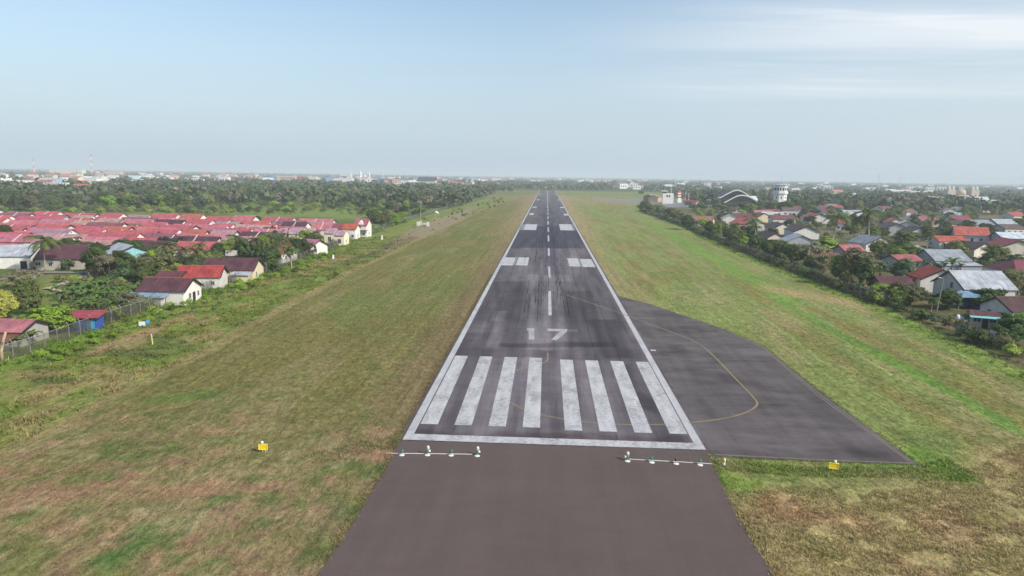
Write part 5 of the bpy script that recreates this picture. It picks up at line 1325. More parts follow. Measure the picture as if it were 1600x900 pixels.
for i, (px, yb, yt) in enumerate(((520.8, 405, 398), (597, 375, 367.5))):
    p = P(px, yb); h = hgt(px, yb, yt); t = thing('marker_block', ('white marker block in the grass nearer the camera, by dark shrubs', 'white marker block farther along near the chain link fence')[i], 'marker', (p[0], p[1], 0), R(15), 'white marker blocks in the rough grass')
    MB().box((0, 0, h / 2), (.62, .5, h), taper=.8).build('block', M['whitemetal'], t); MB().box((0, 0, .08), (.95, .8, .16)).build('footing', M['concrete'], t)
# lamp post on the right
p = P(1463.5, 487); h = hgt(1463.5, 487, 433.5); q = P(1468, 487); t = thing('lamp_post', 'tall slim leaning white lamp post behind the right border shrubs', 'lamp post', (p[0], p[1], 0), 0)
MB().tube([(0, 0, 0), (q[0] - p[0], 0, h)], [.15, .09], 7).build('pole', M['concrete'], t); MB().tube([(q[0] - p[0], 0, h - .1), (q[0] - p[0] - .7, -.2, h + .15)], .05, 5).build('arm', M['greymetal'], t); MB().box((q[0] - p[0] - .9, -.2, h + .15), (.5, .22, .12)).build('lamp_head', M['whitemetal'], t)
# threshold lights, conduits and yellow signs
for i, (px, py, tall, lens) in enumerate(((628, 711, 0, 'greenlens'), (668, 711, 1, 'greenlens'), (705, 711.5, 0, 'greenlens'), (745.8, 712.3, 1, 'greenlens'), (980.6, 720.5, 1, 'greenlens'), (1018.5, 722.5, 0, 'greenlens'), (1056.5, 724.5, 0, 'brownlens'), (1094, 726.5, 0, 'greenlens'))):
    p = P(px, py, .06); z = .055
    lb = ('green threshold light nearest the left grass edge', 'green threshold light with tall white lamp, outer left', 'green threshold light between the two tall lamps', 'green threshold light with tall lamp at the inner end of the left row', 'green threshold light with tall lamp at the inner end of the right row', 'green threshold light right of the right hand tall lamp', 'brown lensed threshold light in the right row', 'green threshold light nearest the right grass edge')[i]
    t = thing('threshold_light', lb, 'runway light', (p[0], p[1], z), 0, 'runway threshold lights')
    MB().lathe([(.26, 0), (.26, .03), (.12, .05)], (0, -.02, 0), 14).build('base_plate', M['whitemetal'], t)
    MB().tube([(0, .12, 0), (0, .12, .25)], .035, 6).build('stem', M['greymetal'], t)
    MB().lathe([(.1, 0), (.13, .06), (.12, .2), (.06, .28), (.01, .3)], (0, .12, .24), 12).build('lens', M[lens], t, smooth=True)
    if tall:
        MB().tube([(.0, .2, 0), (.02, .2, .5)], .03, 6).build('lamp_stem', M['greymetal'], t)
        MB().lathe([(.08, 0), (.14, .05), (.14, .26), (.1, .36), (.02, .4)], (.02, .2, .49), 12).build('flash_lamp', m_plain('lamp_pinkish', (.75, .6, .54), .4), t, smooth=True)
        MB().lathe([(.08, 0), (.11, .04), (.1, .16), (.02, .2)], (.17 if px < 800 else -.2, .16, .28), 10).build('junction_box', M['whitemetal'], t)
p = P(1131.5, 727); t = thing('threshold_light', 'small light with orange white lamp in the grass right of the stopway', 'runway light', (p[0], p[1], 0), 0, 'runway threshold lights')
MB().lathe([(.2, 0), (.2, .05), (.1, .3)], n=12).build('base_plate', M['whitemetal'], t); MB().lathe([(.09, .3), (.14, .4), (.13, .62), (.04, .72)], n=12).build('flash_lamp', m_plain('lamp_orange', (.8, .55, .35), .4), t, smooth=True); MB().lathe([(.1, 0), (.12, .08), (.08, .2)], (.2, -.1, .1), 10).build('lens', M['greenlens'], t)
for i, q in enumerate((((603, 708.4), (668, 708.8), (738, 709.8)), ((983, 717.5), (1040, 720.5), (1113, 724.8)))):
    t = MB().tube([(*P(a, b, .08)[:2], .085) for a, b in q], .045, 6).build('cable_conduit', M['frame']); tag(t, ('pale cable conduit laid along the left row of threshold lights', 'pale cable conduit laid along the right row of threshold lights')[i], 'conduit')
for i, (px, py, rz, lb) in enumerate(((411.3, 707.5, 3, 'yellow sign board with white lamp on the left grass'), (1302, 736, -14, 'yellow sign board with white lamp below the turn pad'))):
    p = P(px, py); t = thing('yellow_sign', lb, 'airfield sign', (p[0], p[1], ground_z(np.array([p[0]]), np.array([p[1]]))[0]), R(rz))
    MB().box((0, 0, .52), (.76, .1, .5)).build('board', M['signyellow'], t)
    for x, z, w, h in ((0, .78, .8, .05), (0, .26, .8, .05), (-.39, .52, .05, .56), (.39, .52, .05, .56)): MB().box((x, -.01, z), (w, .15, h)).build('frame', m_plain('sign_edge', (.85, .68, .12), .5), t)
    [MB().tube([(x, 0, -.1), (x, 0, .25)], .04, 6).build('leg', m_plain('sign_leg', (.6, .55, .3), .5), t) for x in (-.05, .2)]
    MB().lathe([(.03, 0), (.12, .06), (.14, .14), (.1, .24), (.02, .28)], (-.08 if i == 0 else .1, .02, .82), 12).build('lamp', m_plain('sign_lamp', (.85, .8, .65), .35), t, smooth=True)

# ------------------------------------------------------------------ fences
def resample(pts, step):
    out = [pts[0]]; acc = 0
    for a, b in zip(pts[:-1], pts[1:]):
        L = math.hypot(b[0] - a[0], b[1] - a[1]); t = step - acc
        while t <= L: out.append((a[0] + (b[0] - a[0]) * t / L, a[1] + (b[1] - a[1]) * t / L)); t += step
        acc = L - (t - step)
    return out
def chain_fence(label, pts, h, mat, step, nmax, arm):
    q = resample(pts, step); c = q[0]; t = thing('chain_link_fence', label, 'fence', (c[0], c[1], 0), 0)
    m = MB(); V = [(x - c[0], y - c[1], z) for x, y in q for z in (-.2, h)]; m.add(V, [(2 * i, 2 * i + 2, 2 * i + 3, 2 * i + 1) for i in range(len(q) - 1)]); m.build('wire_mesh', mat, t)
    m = MB(); m.tube([(x - c[0], y - c[1], h) for x, y in q], .03, 4); m.build('top_rail', M['greymetal'], t)
    far = MB()
    for i, (x, y) in enumerate(q):
        b = MB() if i < nmax else far
        b.box((x - c[0], y - c[1], h / 2), (.1, .1, h + .1)); b.tube([(x - c[0], y - c[1], h), (x - c[0] + arm * .35, y - c[1], h + .5)], .06, 4)
        if i < nmax: b.build('post', M['concrete'], t)
    if len(q) > nmax: o = far.build('distant_posts', M['concrete'], t); o['kind'] = 'stuff'
chain_fence('grey chain link airfield fence with angled concrete posts on the left', FENCE_L, 2.3, M['net'], 3.0, 90, -1)
FR = [(a + 1.5, b) for a, b in BORDER_R]
chain_fence('rusty overgrown chain link fence along the right hand village', FR[:6], 2.2, M['rustnet'], 3.2, 90, 1)
q = resample(GP((1440, 492), (1500, 511), (1548, 535), (1600, 560)), .28); c = q[0]
t = thing('plank_fence', 'low weathered plank fence behind the right hand border weeds', 'fence', (c[0], c[1], 0), 0)
m = MB()
for i, (x, y) in enumerate(q): m.box((x - c[0], y - c[1], .5 + .08 * (i % 3)), (.17, .04, 1.0 + .16 * (i % 3) - (.35 if i % 7 == 3 else 0)), math.atan2(q[-1][1] - q[0][1], q[-1][0] - q[0][0]))
m.build('boards', M['plank'], t); MB().tube([(x - c[0], y - c[1] + .05, .7) for x, y in q[::6]], .05, 4).build('rail', M['plank'], t)

vrg = random.Random(31); vc = [('red', (.38, .09, .08)), ('grey', (.36, .39, .43)), ('maroon', (.16, .06, .07)), ('pale', (.5, .5, .48)), ('pink', (.4, .17, .18))]; vn = 0
while vn < 40:
    px, py = vrg.uniform(1130, 1640), vrg.uniform(317, 352); p = P(px, py, 0)
    if any((p[0] - a) ** 2 + (p[1] - b) ** 2 < (c + 9) ** 2 for a, b, c in OBST): vn += .2; continue
    cn, cc = vrg.choice(vc); an = vrg.choice((0, 1.57)) + vrg.uniform(-.25, .25); L = vrg.uniform(5, 8); dx, dy = math.cos(an) * L, math.sin(an) * L
    house('house', f'{cn} roofed house half hidden among trees at the back of the village', 'house', (p[0] - dx, p[1] - dy), (p[0] + dx, p[1] + dy), 5.8, vrg.uniform(9, 13), 3.3, cc, vrg.choice((WHITE, PALE, CREAM)), group=f'{cn} roofed houses at the back of the village', bar=False); vn += 1

# ------------------------------------------------------------------ trees picked out one by one
LT = [('dense', 75, 523, 472, 66, 'bright', 'big lush bright green mango tree left of the blue kiosk'), ('bush', 112, 518, 488, 24, 'dark', 'dark shrubby tree squeezed between mango tree and blue kiosk'),
      ('dense', 11, 500, 450, 40, 'yellow', 'yellowish green tree at the left edge above the faded pink roof'), ('dense', 43, 490, 436, 46, 'mid', 'dense mid green tree by the playing field, left of the path'),
      ('airy', 42, 447, 417, 52, 'grey', 'grey olive sprawling tree at the near corner of the playing field'), ('airy', 12, 452, 428, 40, 'grey', 'greyish low tree at the left edge above the yellowish tree'),
      ('dense', 152, 429, 379, 42, 'mid', 'round dark green tree right of the old maroon house'), ('dense', 190, 428, 386, 44, 'dark', 'dark spreading tree below the turquoise gable'),
      ('airy', 220, 434, 392, 46, 'olive', 'olive airy tree in the thicket right of the path'), ('dense', 245, 430, 396, 38, 'mid', 'mid green tree beside the palms of the thicket'),
      ('dense', 9, 385, 352, 28, 'dark', 'dark tree at the left edge before the estate'), ('bush', 107, 424, 400, 22, 'blue', 'bluish bush in front of the old maroon house'),
      ('dense', 468, 402, 368, 36, 'dark', 'very dark round tree in front of the lilac terrace'), ('dense', 442, 408, 374, 44, 'olive', 'olive broad tree left of the very dark round tree'),
      ('dense', 486, 399, 379, 20, 'dark', 'small dark tree touching the pink roofed white house'), ('dense', 424, 424, 394, 30, 'mid', 'leafy tree right beside the wide maroon roof'),
      ('dense', 386, 398, 372, 30, 'dark', 'dark tree between tall palm and estate'), ('dense', 404, 346, 337, 9, 'dark', 'little dark tree standing among back row roofs'),
      ('airy', 336, 442, 424, 24, 'grey', 'greyish bush tree at the gable of the red roofed house'), ('dense', 340, 404, 380, 26, 'dark', 'dark tree behind the wide maroon roof'),
      ('bare', 300, 396, 374, 26, 'dry', 'bare brownish tree before the estate front row'), ('bare', 322, 398, 376, 22, 'dry', 'second bare tree nearer the tall palm'),
      ('airy', 205, 487, 452, 44, 'grey', 'silvery grey shrub tree near the white house with maroon roof'), ('dense', 178, 500, 478, 26, 'lime', 'light green young tree beside the fence near the notice boards'),
      ('dense', 596, 356, 330, 40, 'mid', 'leafy tree beyond the two storey dormer house'), ('dense', 618, 352, 334, 30, 'bright', 'bright bush tree at the fence right of the dormer house'), ('dense', 584, 345, 325, 24, 'dark', 'dark tree just behind the dormer house')]
for k_, px, yb, yt, w, hue, lb in LT: ptree(k_, px, yb, yt, w, hue, lb)
RT = [('dense', 1073, 359, 333, 26, 'dark', 'dark round tree standing forward on the right hand border'), ('dense', 1008, 327, 314, 24, 'mid', 'first tree at the apron end of the right border'), ('dense', 1028, 334, 317, 26, 'mid', 'second tree from the apron along the right border'),
      ('airy', 1050, 344, 322, 28, 'olive', 'olive tree before the dark round border tree'), ('dense', 1098, 356, 340, 20, 'bright', 'small fresh green tree below the rust striped shed'), ('dense', 1127, 364, 343, 26, 'olive', 'olive bushy tree right of the rust striped shed'),
      ('tall', 1145, 374, 344, 20, 'mid', 'narrow upright tree before the sprawling red roof'), ('dense', 1167, 377, 352, 32, 'dark', 'dark tree left of the dark maroon roof'), ('dense', 1208, 396, 371, 40, 'mid', 'mid green spreading tree hiding the dark maroon house'),
      ('dense', 1237, 412, 378, 40, 'dark', 'very dark tree in front of the big pale grey gabled roof'), ('airy', 1264, 414, 372, 48, 'grey', 'grey green airy tree over the big pale grey roof'), ('dense', 1286, 428, 394, 36, 'olive', 'olive tree below the rusty brown roof'),
      ('dense', 1312, 440, 398, 38, 'mid', 'mid green tree left of the tallest border tree'), ('tall', 1337, 448, 384, 50, 'olive', 'tall olive tree, highest along the right border'), ('dense', 1348, 452, 400, 36, 'dark', 'dark tree at the right flank of the tallest border tree'),
      ('dense', 1376, 462, 440, 40, 'lime', 'light green low tree before the dark maroon shed'), ('dense', 1395, 472, 446, 36, 'dark', 'dark low tree right of the light green one'), ('dense', 1423, 478, 441, 52, 'olive', 'broad olive tree left of the lamp post'),
      ('dense', 1478, 484, 452, 44, 'dark', 'dark dome shaped tree just right of the lamp post'), ('dense', 1540, 482, 446, 52, 'dark', 'large round dark tree at the foot of the big grey roof'), ('airy', 1580, 466, 418, 54, 'olive', 'feathery olive tree right of the big grey roof'),
      ('dense', 1583, 540, 488, 56, 'dark', 'dense dark tree at lower right beside the washing line'), ('dense', 1602, 520, 484, 40, 'bright', 'fresh green tree at the right edge by the mossy maroon roof'), ('dense', 1565, 512, 484, 30, 'dark', 'small dark tree behind the turquoise shelter'),
      ('bush', 1447, 500, 484, 30, 'dark', 'dark shrub at the foot of the lamp post'), ('bush', 1515, 500, 488, 20, 'mid', 'small shrub beside the white sacks'), ('dense', 1408, 404, 376, 44, 'dark', 'dark tree behind the fresh hedge of the grey flat roof'),
      ('dense', 1400, 412, 384, 26, 'bright', 'bright small tree by the faded rose red roof'), ('dense', 1538, 424, 404, 30, 'dark', 'dark rounded tree between grey gabled house and maroon hip roof'), ('airy', 1572, 420, 396, 44, 'olive', 'thin olive trees before the big cream house'),
      ('dense', 1450, 376, 352, 30, 'mid', 'green tree between cream gable and coral tiled roof'), ('dense', 1478, 374, 352, 34, 'dark', 'dark tree touching the coral tiled house'), ('dense', 1416, 382, 358, 44, 'mid', 'rounded tree below the cream gabled house'),
      ('dense', 1545, 372, 352, 22, 'dark', 'dark tree right of the coral tiled house'), ('dense', 1410, 440, 402, 34, 'blue', 'bluish green tree in front of the faded rose roof'), ('dense', 1488, 444, 428, 20, 'dark', 'small dark tree under the banana plants')]
for k_, px, yb, yt, w, hue, lb in RT: ptree(k_, px, yb, yt, w, hue, lb)
for px, yb, yt, lb in ((71, 425, 370, 'palm with yellow lower fronds before the maroon house'), (264, 424, 385, 'palm with drooping yellow fronds behind the small dull roof'), (307, 418, 388, 'low palm behind the rusty red roof'), (369, 400, 368, 'tall pale trunked palm above the wide maroon roof'), (402, 406, 374, 'yellowish palm left of the olive broad tree'), (418, 396, 366, 'dark palm in front of the estate\'s last rows'), (456, 424, 388, 'palm beside the fence under the very dark tree'),
                       (1356, 382, 328, 'tallest broad palm of the right hand village'), (1340, 380, 340, 'palm left of the tallest broad palm'), (1300, 384, 336, 'slender palm above the blue grey roof'), (1172, 372, 342, 'dark palm in front of the sprawling red roof'), (1448, 392, 368, 'yellow green palm before the low long red roof'), (1514, 372, 356, 'small palm silhouetted on the coral tiled roof'), (1304, 440, 426, 'short yellow palm at the field edge of the border'), (1590, 460, 424, 'palm at the right edge over the maroon roof'), (1181, 380, 352, 'palm with light fronds beside the dark palm'), (1454, 492, 466, 'drooping pale palm left of the lamp post')):
    ppalm(px, yb, yt, lb, w=1.35)
for px, yb, yt, lb in ((1486, 428, 398, 'large banana plant in front of the grey gabled house'), (1474, 428, 404, 'banana plant left of the large one'), (1500, 426, 406, 'banana plant right of the large one'), (1448, 424, 402, 'banana plant before the grey gable'), (1432, 424, 406, 'banana plant by the bluish green tree'), (243, 468, 446, 'banana plant at the white house by the fence'), (30, 552, 520, 'banana plant at the bottom left corner of the fence'), (228, 470, 452, 'banana plant left of the white house gable'), (52, 540, 510, 'banana plant under the mango tree'), (1512, 507, 490, 'small banana plant before the turquoise shelter')):
    p = P(px, yb); banana(p[0], p[1], hgt(px, yb, yt), lb)
# dead pale stump at the left edge
p = P(3, 566); h = hgt(3, 566, 517); t = thing('dead_tree', 'pale dead leaning trunk at the bottom left corner of the fence', 'tree', (p[0], p[1], 0), 0)
MB().tube([(0, 0, -.2), (.1, 0, h * .4), (.55, 0, h * .75), (.95, 0, h)], [.26, .2, .18, .14], 8).build('trunk', m_plain('dead_wood', (.46, .36, .22), .9, .1, .3), t, smooth=True)
MB().tube([(.3, 0, h * .55), (.7, -.3, h * .7)], [.12, .06], 6).build('branch_stub', M['palebark'], t)

# ------------------------------------------------------------------ trees by neighbourhood
def free(x, y, r=1.5): return all((x - a) ** 2 + (y - b) ** 2 > (c + r) ** 2 for a, b, c in OBST)
def scatter(poly, n, fn, mind=3.0, seed=1, r=1.5):
    rg = random.Random(seed); xs = [p[0] for p in poly]; ys = [p[1] for p in poly]; got = []; tries = 0
    while len(got) < n and tries < n * 60:
        tries += 1; x = rg.uniform(min(xs), max(xs)); y = rg.uniform(min(ys), max(ys))
        if not inside(np.array([x]), np.array([y]), poly)[0] or not free(x, y, r): continue
        if any((x - a) ** 2 + (y - b) ** 2 < mind ** 2 for a, b in got): continue
        got.append((x, y)); fn(x, y, rg)
    return got
def mk(kind_w, hue_w, h, wr, label, group, name='broadleaf_tree', cat='tree'):
    ks, kw_ = zip(*kind_w); hs, hw = zip(*hue_w)
    def f(x, y, rg):
        hh = rg.uniform(*h); tree(rg.choices(ks, kw_)[0], x, y, hh, hh * rg.uniform(*wr), rg.choices(hs, hw)[0], label, group=group, name=name, cat=cat)
    return f
HU = [('mid', 5), ('dark', 2.4), ('olive', 1.5), ('blue', 1.2), ('grey', .4), ('bright', .8), ('lime', .4)]
TK = [('round', 3), ('dense', 3), ('tall', 2), ('airy', 1)]
# thicket between path and fence houses
scatter(GP((160, 433), (235, 422), (262, 430), (240, 455), (225, 447)), 12, mk(TK, HU, (4, 7), (.9, 1.2), 'leafy tree in the thicket between playing field and fence houses', 'thicket trees by the playing field'), 4, 2)
scatter(GP((75, 463), (150, 456), (235, 462), (215, 490), (160, 498), (110, 492)), 55, lambda x, y, rg: banana(x, y, rg.uniform(2.4, 3.8), 'leafy crop plant in the garden strip between playing field and fence', 'garden crop plants by the playing field'), 1.6, 3)
scatter(GP((20, 512), (110, 524), (130, 518), (215, 492), (250, 470), (230, 468), (160, 500), (60, 530), (20, 545)), 50, mk([('bush', 1)], HU + [('lime', 2)], (1.4, 2.8), (1.0, 1.5), 'leafy shrub growing behind the left chain link fence', 'shrubs behind the left fence', 'shrub', 'shrub'), 2, 4)
scatter(GP((92, 441), (150, 441), (205, 446), (200, 455), (140, 452)), 16, mk([('bush', 1)], [('lime', 2), ('olive', 1)], (1.2, 2.4), (1.3, 2.0), 'yellow green bush on the grassy mound beside the path', 'bushes on the mound by the path', 'shrub', 'shrub'), 2, 41)
scatter(GP((340, 404), (500, 380), (505, 392), (440, 412), (420, 424), (400, 410), (345, 405)), 20, mk(TK, HU, (4.5, 8), (.8, 1.1), 'leafy tree in the grove between fence houses and the estate', 'grove trees before the estate'), 4, 5)
scatter(GP((0, 384), (140, 378), (320, 382), (420, 380), (330, 400), (150, 392), (60, 390)), 34, mk(TK, HU, (3.5, 5.5), (.8, 1.2), 'garden tree along the near edge of the red-roofed estate', 'garden trees along the estate'), 5, 6)
scatter(GP((310, 462), (400, 434), (500, 399), (560, 373), (640, 347), (635, 343), (556, 367), (494, 393), (395, 428), (300, 458)), 34, mk([('bush', 1)], HU + [('lime', 2), ('bright', 1)], (1.2, 2.4), (1.1, 1.7), 'low shrub on the village side of the left fence past the white house', 'shrubs along the far left fence', 'shrub', 'shrub'), 2.2, 7)
scatter(ROUGH[2:8] + FENCE_L[2:10][::-1], 30, mk([('bush', 1)], [('mid', 2), ('dark', 1)], (.5, 1.1), (1.0, 1.7), 'small dark green bush dotting the rough grass beside the left fence', 'small bushes in the rough grass', 'weed_clump', 'bush'), 4, 8)
scatter(GP((650, 345), (760, 312), (800, 305), (790, 318), (700, 350)), 34, mk([('bush', 1)], [('dark', 3), ('mid', 2)], (1.0, 2.6), (1.0, 1.6), 'dark bush dotting the far part of the left verge', 'dark bushes on the far left verge', 'weed_clump', 'bush'), 5, 9)
scatter(GP((150, 432), (240, 420), (340, 404), (345, 412), (300, 432), (285, 440), (235, 448), (180, 446)), 46, mk([('bush', 1)], HU + [('lime', 1)], (2.2, 4.2), (1.1, 1.7), 'bushy undergrowth plant around the thicket and the fence houses', 'undergrowth by the fence houses', 'garden_bush', 'bush'), 2.4, 71, .2)
scatter(GP((60, 405), (150, 395), (250, 392), (340, 398), (335, 404), (240, 404), (150, 412), (60, 420)), 26, mk(TK, HU, (4, 6.5), (1.0, 1.3), 'tree filling the gap between old maroon house and fence houses', 'trees between maroon house and fence houses', 'garden_tree'), 4, 72, .4)
for px, yb, yt in ((262, 424, 380), (282, 420, 386), (318, 412, 380), (400, 404, 374), (412, 402, 376), (448, 398, 372)): ppalm(px, yb, yt, 'palm with yellowing fronds in the grove before the estate', group='grove palms before the estate', w=1.35, hue='olive')
scatter([(a + 1, b) for a, b in FENCE_L[1:9]] + [(a + 7, b) for a, b in FENCE_L[1:9]][::-1], 90, mk([('bush', 1)], [('lime', 2), ('bright', 2), ('mid', 1)], (.7, 1.5), (1.4, 2.2), 'bright weed clump on the airfield side of the left chain link fence', 'weeds along the left fence', 'weed_clump', 'weeds'), 2.2, 75, -3)
# scrub and meadow edge behind the estate, then the wood
scatter(GP((330, 336), (560, 336), (590, 350), (640, 342), (720, 318), (640, 312), (480, 318), (330, 326)), 270, mk([('bush', 1)], HU + [('lime', 3), ('bright', 2)], (2.0, 4.5), (1.2, 2.0), 'bushy shrub in the scrub meadow behind the estate', 'scrub behind the estate', 'scrub_bush', 'bush'), 4, 10)
woodL = GP((-60, 333), (0, 331), (200, 333), (330, 333), (345, 322), (480, 312), (640, 310), (760, 302), (700, 296), (560, 298), (400, 300), (200, 298), (-60, 295))
FT = [('far', 5), ('bare', .8)]; FH = HU + [('grey', 1.2), ('yellow', .3), ('lime', .6)]
scatter(GP((-60, 332), (350, 337), (350, 330), (-60, 325)), 60, mk([('bush', 1)], FH + [('lime', 3)], (2.5, 5), (1.2, 1.9), 'bush along the wood edge just behind the red-roofed estate', 'wood edge bushes behind the estate', 'scrub_bush', 'bush'), 4, 113)
scatter(GP((-60, 328), (350, 333), (350, 326), (-60, 320)), 62, mk(FT, FH, (8, 12.5), (.95, 1.25), 'tree in the front row of the wood just behind the red-roofed estate', 'front of the wood behind the estate', 'forest_tree'), 5, 114)
scatter(GP((-60, 320), (350, 326), (350, 312), (-60, 308)), 45, mk(FT, FH, (8, 12.5), (.85, 1.15), 'tree in the near belt of the wood just behind the red-roofed estate', 'near wood behind the estate', 'forest_tree'), 6, 11)
scatter(GP((350, 322), (480, 312), (640, 310), (760, 303), (800, 301), (760, 296), (560, 300), (350, 305)), 95, mk(FT, FH, (8, 13), (.8, 1.1), 'tree on the edge of the wood beyond the scrub meadow', 'wood beyond the scrub meadow', 'forest_tree'), 7, 111)
scatter(GP((570, 350), (640, 342), (700, 324), (660, 318), (570, 330)), 16, mk(TK, HU + [('lime', 1)], (4, 7.5), (1.0, 1.3), 'leafy tree in the scrub between dormer house and weather mast', 'scrub trees by the weather mast'), 6, 112)
# right border and village
bz = [(a + 3, b) for a, b in BORDER_R[:6]] + [(a + 9, b - 2) for a, b in BORDER_R[:6]][::-1]
scatter(bz, 44, mk(TK, HU, (4, 7.5), (.85, 1.2), 'leafy tree in the overgrown belt behind the rusty right hand fence', 'border belt trees on the right'), 4, 12, .3)
scatter([(a + .5, b) for a, b in BORDER_R] + [(a + 4, b - 1) for a, b in BORDER_R][::-1], 120, mk([('bush', 1)], HU + [('lime', 1)], (1.3, 3.0), (1.2, 1.9), 'shrub in the hedge along the right edge of the airfield', 'hedge shrubs on the right', 'shrub', 'shrub'), 2.2, 13, .3)
vill = GP((1100, 345), (1200, 372), (1300, 425), (1420, 450), (1600, 480), (1680, 450), (1700, 326), (1330, 318), (1180, 322), (1060, 320))
scatter(vill, 215, mk(TK, HU, (4.5, 7.5), (1.05, 1.45), 'garden tree among the houses of the right hand village', 'garden trees of the right hand village', 'garden_tree'), 4.2, 14, -.6)
scatter(vill, 220, mk([('bush', 1)], HU + [('lime', 1)], (2.0, 4.4), (1.1, 1.8), 'garden bush among the houses of the right hand village', 'garden bushes of the right hand village', 'garden_bush', 'bush'), 3, 141, .2)
scatter(vill, 34, lambda x, y, rg: palm(x, y, rg.uniform(6, 11), 'coconut palm among the houses of the right hand village', 'palms of the right hand village', rg.choice(['mid', 'olive', 'mid'])), 9, 15, 1.0)
scatter(vill, 30, lambda x, y, rg: banana(x, y, rg.uniform(2.4, 3.8), 'banana plant in a garden of the right hand village', 'garden bananas of the right hand village'), 5, 16, .5)
wr = GP((1000, 322), (1060, 330), (1180, 331), (1330, 327), (1650, 327), (1700, 304), (1400, 303), (1180, 303), (1000, 304))
scatter(wr, 92, mk([('far', 1)], HU, (7, 12), (1.0, 1.4), 'tree in the wood between village and control tower', 'wood around the control tower', 'forest_tree'), 9, 17, 3)
scatter(wr, 26, lambda x, y, rg: palm(x, y, rg.uniform(10, 16), 'tall coconut palm in the woods around the control tower', 'palms around the control tower', 'blue', dry=False), 9, 18, 3)
for px, yb, yt, w in ((1140, 331, 317.5, 26), (1162, 331, 317, 28), (1120, 328, 317, 20), (1190, 332, 313, 28), (1205, 332, 310.5, 20), (1228, 333, 311.5, 24), (1213, 334, 312, 34), (1224, 335, 313, 32), (1150, 333, 316.5, 36), (1172, 334, 316, 34), (1128, 332, 318, 30), (1248, 331, 308, 22), (1178, 328, 312, 20), (1095, 330, 317, 18), (1083, 328, 318, 16), (1000, 330, 319, 12)):
    ptree('far', px, yb, yt, w, random.choice(['mid', 'dark', 'olive']), 'tree standing close in front of the terminal and control tower', group='trees before the terminal')

# ------------------------------------------------------------------ far woodland, one mass nobody could count
def woodland(n, seed):
    rg = np.random.default_rng(seed)
    px = rg.uniform(-60, 1660, n * 2); d = np.exp(rg.uniform(np.log(560), np.log(9500), n * 2))
    X = CAM[0] + d * (px - VX) / F; Y = d
    lim_l = -72 - 30 * sstep(Y, 900, 1300); keep = np.where(X < 0, (X < lim_l) & (Y > 560), (X > 120) & (Y > 640) & (X > 60 + .12 * Y) & ((Y > 830) | (X > 150))) | (Y > 1390)
    town = fbm(X, Y * .5, .0016, 3, 200)
    keep &= (rg.random(len(X)) > sstep(town, .45, .6) * .8 * (Y > 1100))
    ob = np.array([(a, b, c) for a, b, c in OBST if b > 500])
    for a, b, c in ob: keep &= ((X - a) ** 2 + (Y - b) ** 2 > (c + 8) ** 2)
    for a, b, c in ob: keep &= ~((np.abs(X - a * Y / b) < c + 6) & (Y < b) & (Y > b - 300) & (Y > 900))
    X, Y = X[keep][:n], Y[keep][:n]; n = len(X); d = np.hypot(X, Y)
    W = (7.5 + d / 330) * rg.uniform(.7, 1.3, n); Hh = rg.uniform(6, 11.5, n) + d / 2200
    tall = rg.random(n) > .93; Hh = np.where(tall, Hh * 1.35, Hh)
    nl = 30
    e = rg.normal(size=(n, nl, 3)); e /= np.linalg.norm(e, axis=2)[..., None]; e[..., 2] = np.abs(e[..., 2]) * 1.0 - .25
    lump = 1 + .3 * rg.normal(size=(n, nl, 1))
    C = np.stack([X, Y, Hh * .5], 1)[:, None] + e * lump * np.stack([W * .48, W * .48, Hh * .48], 1)[:, None]
    nr = e + rg.normal(size=e.shape) * .45; nr /= np.linalg.norm(nr, axis=2)[..., None]
    u = np.cross(nr, rg.normal(size=nr.shape)); u /= np.linalg.norm(u, axis=2)[..., None]; v = np.cross(nr, u)
    s = (W * .17)[:, None, None] * rg.uniform(.6, 1.5, (n, nl, 1))
    V = np.stack([C - u * s, C + v * s, C + u * s, C - v * s], 2).reshape(-1, 3)
    V[:, 2] = np.maximum(V[:, 2], .05)
    hue = fbm(X, Y, .006, 3, 31); base = np.array([(.054, .084, .036)]) * (1 - hue[:, None]) + np.array([(.082, .104, .047)]) * hue[:, None]
    pale = rg.random(n) > .9; base[pale] = (.16, .145, .105); base *= rg.uniform(.75, 1.25, (n, 1))
    return V, np.arange(len(V)).reshape(-1, 4), np.repeat(base, nl * 4, 0)

# ------------------------------------------------------------------ the town in the distance: each building a thing
def town_proto(name, w, dp, h, rise, wc, rc):
    m = MB(); m.box((0, 0, h / 2), (w, dp, h), mi=0)
    if rise:
        for s in (-1, 1):
            q = [(-w * .54, s * dp * .58, h - .3), (w * .54, s * dp * .58, h - .3), (w * .54, 0, h + rise), (-w * .54, 0, h + rise)]; m.slab(q if s < 0 else q[::-1], .25, 1)
        m.add([(-w / 2, -dp / 2, h), (-w / 2, dp / 2, h), (-w / 2, 0, h + rise * .93), (w / 2, -dp / 2, h), (w / 2, dp / 2, h), (w / 2, 0, h + rise * .93)], [(0, 2, 1), (3, 4, 5)], 0)
    else:
        m.box((0, 0, h + .25), (w * 1.03, dp * 1.03, .48), mi=1)
    for k in range(3): m.box((-w * .3 + w * .3 * k, -dp / 2 - .02, h * .55), (w * .14, .1, h * .3), mi=2)
    o = m.build(name, [m_plain(name + '_wall', wc, .8, .1, .08), m_plain(name + '_roof', rc, .7, .2, .15), M['pane']]); me = o.data; bpy.data.objects.remove(o); return me
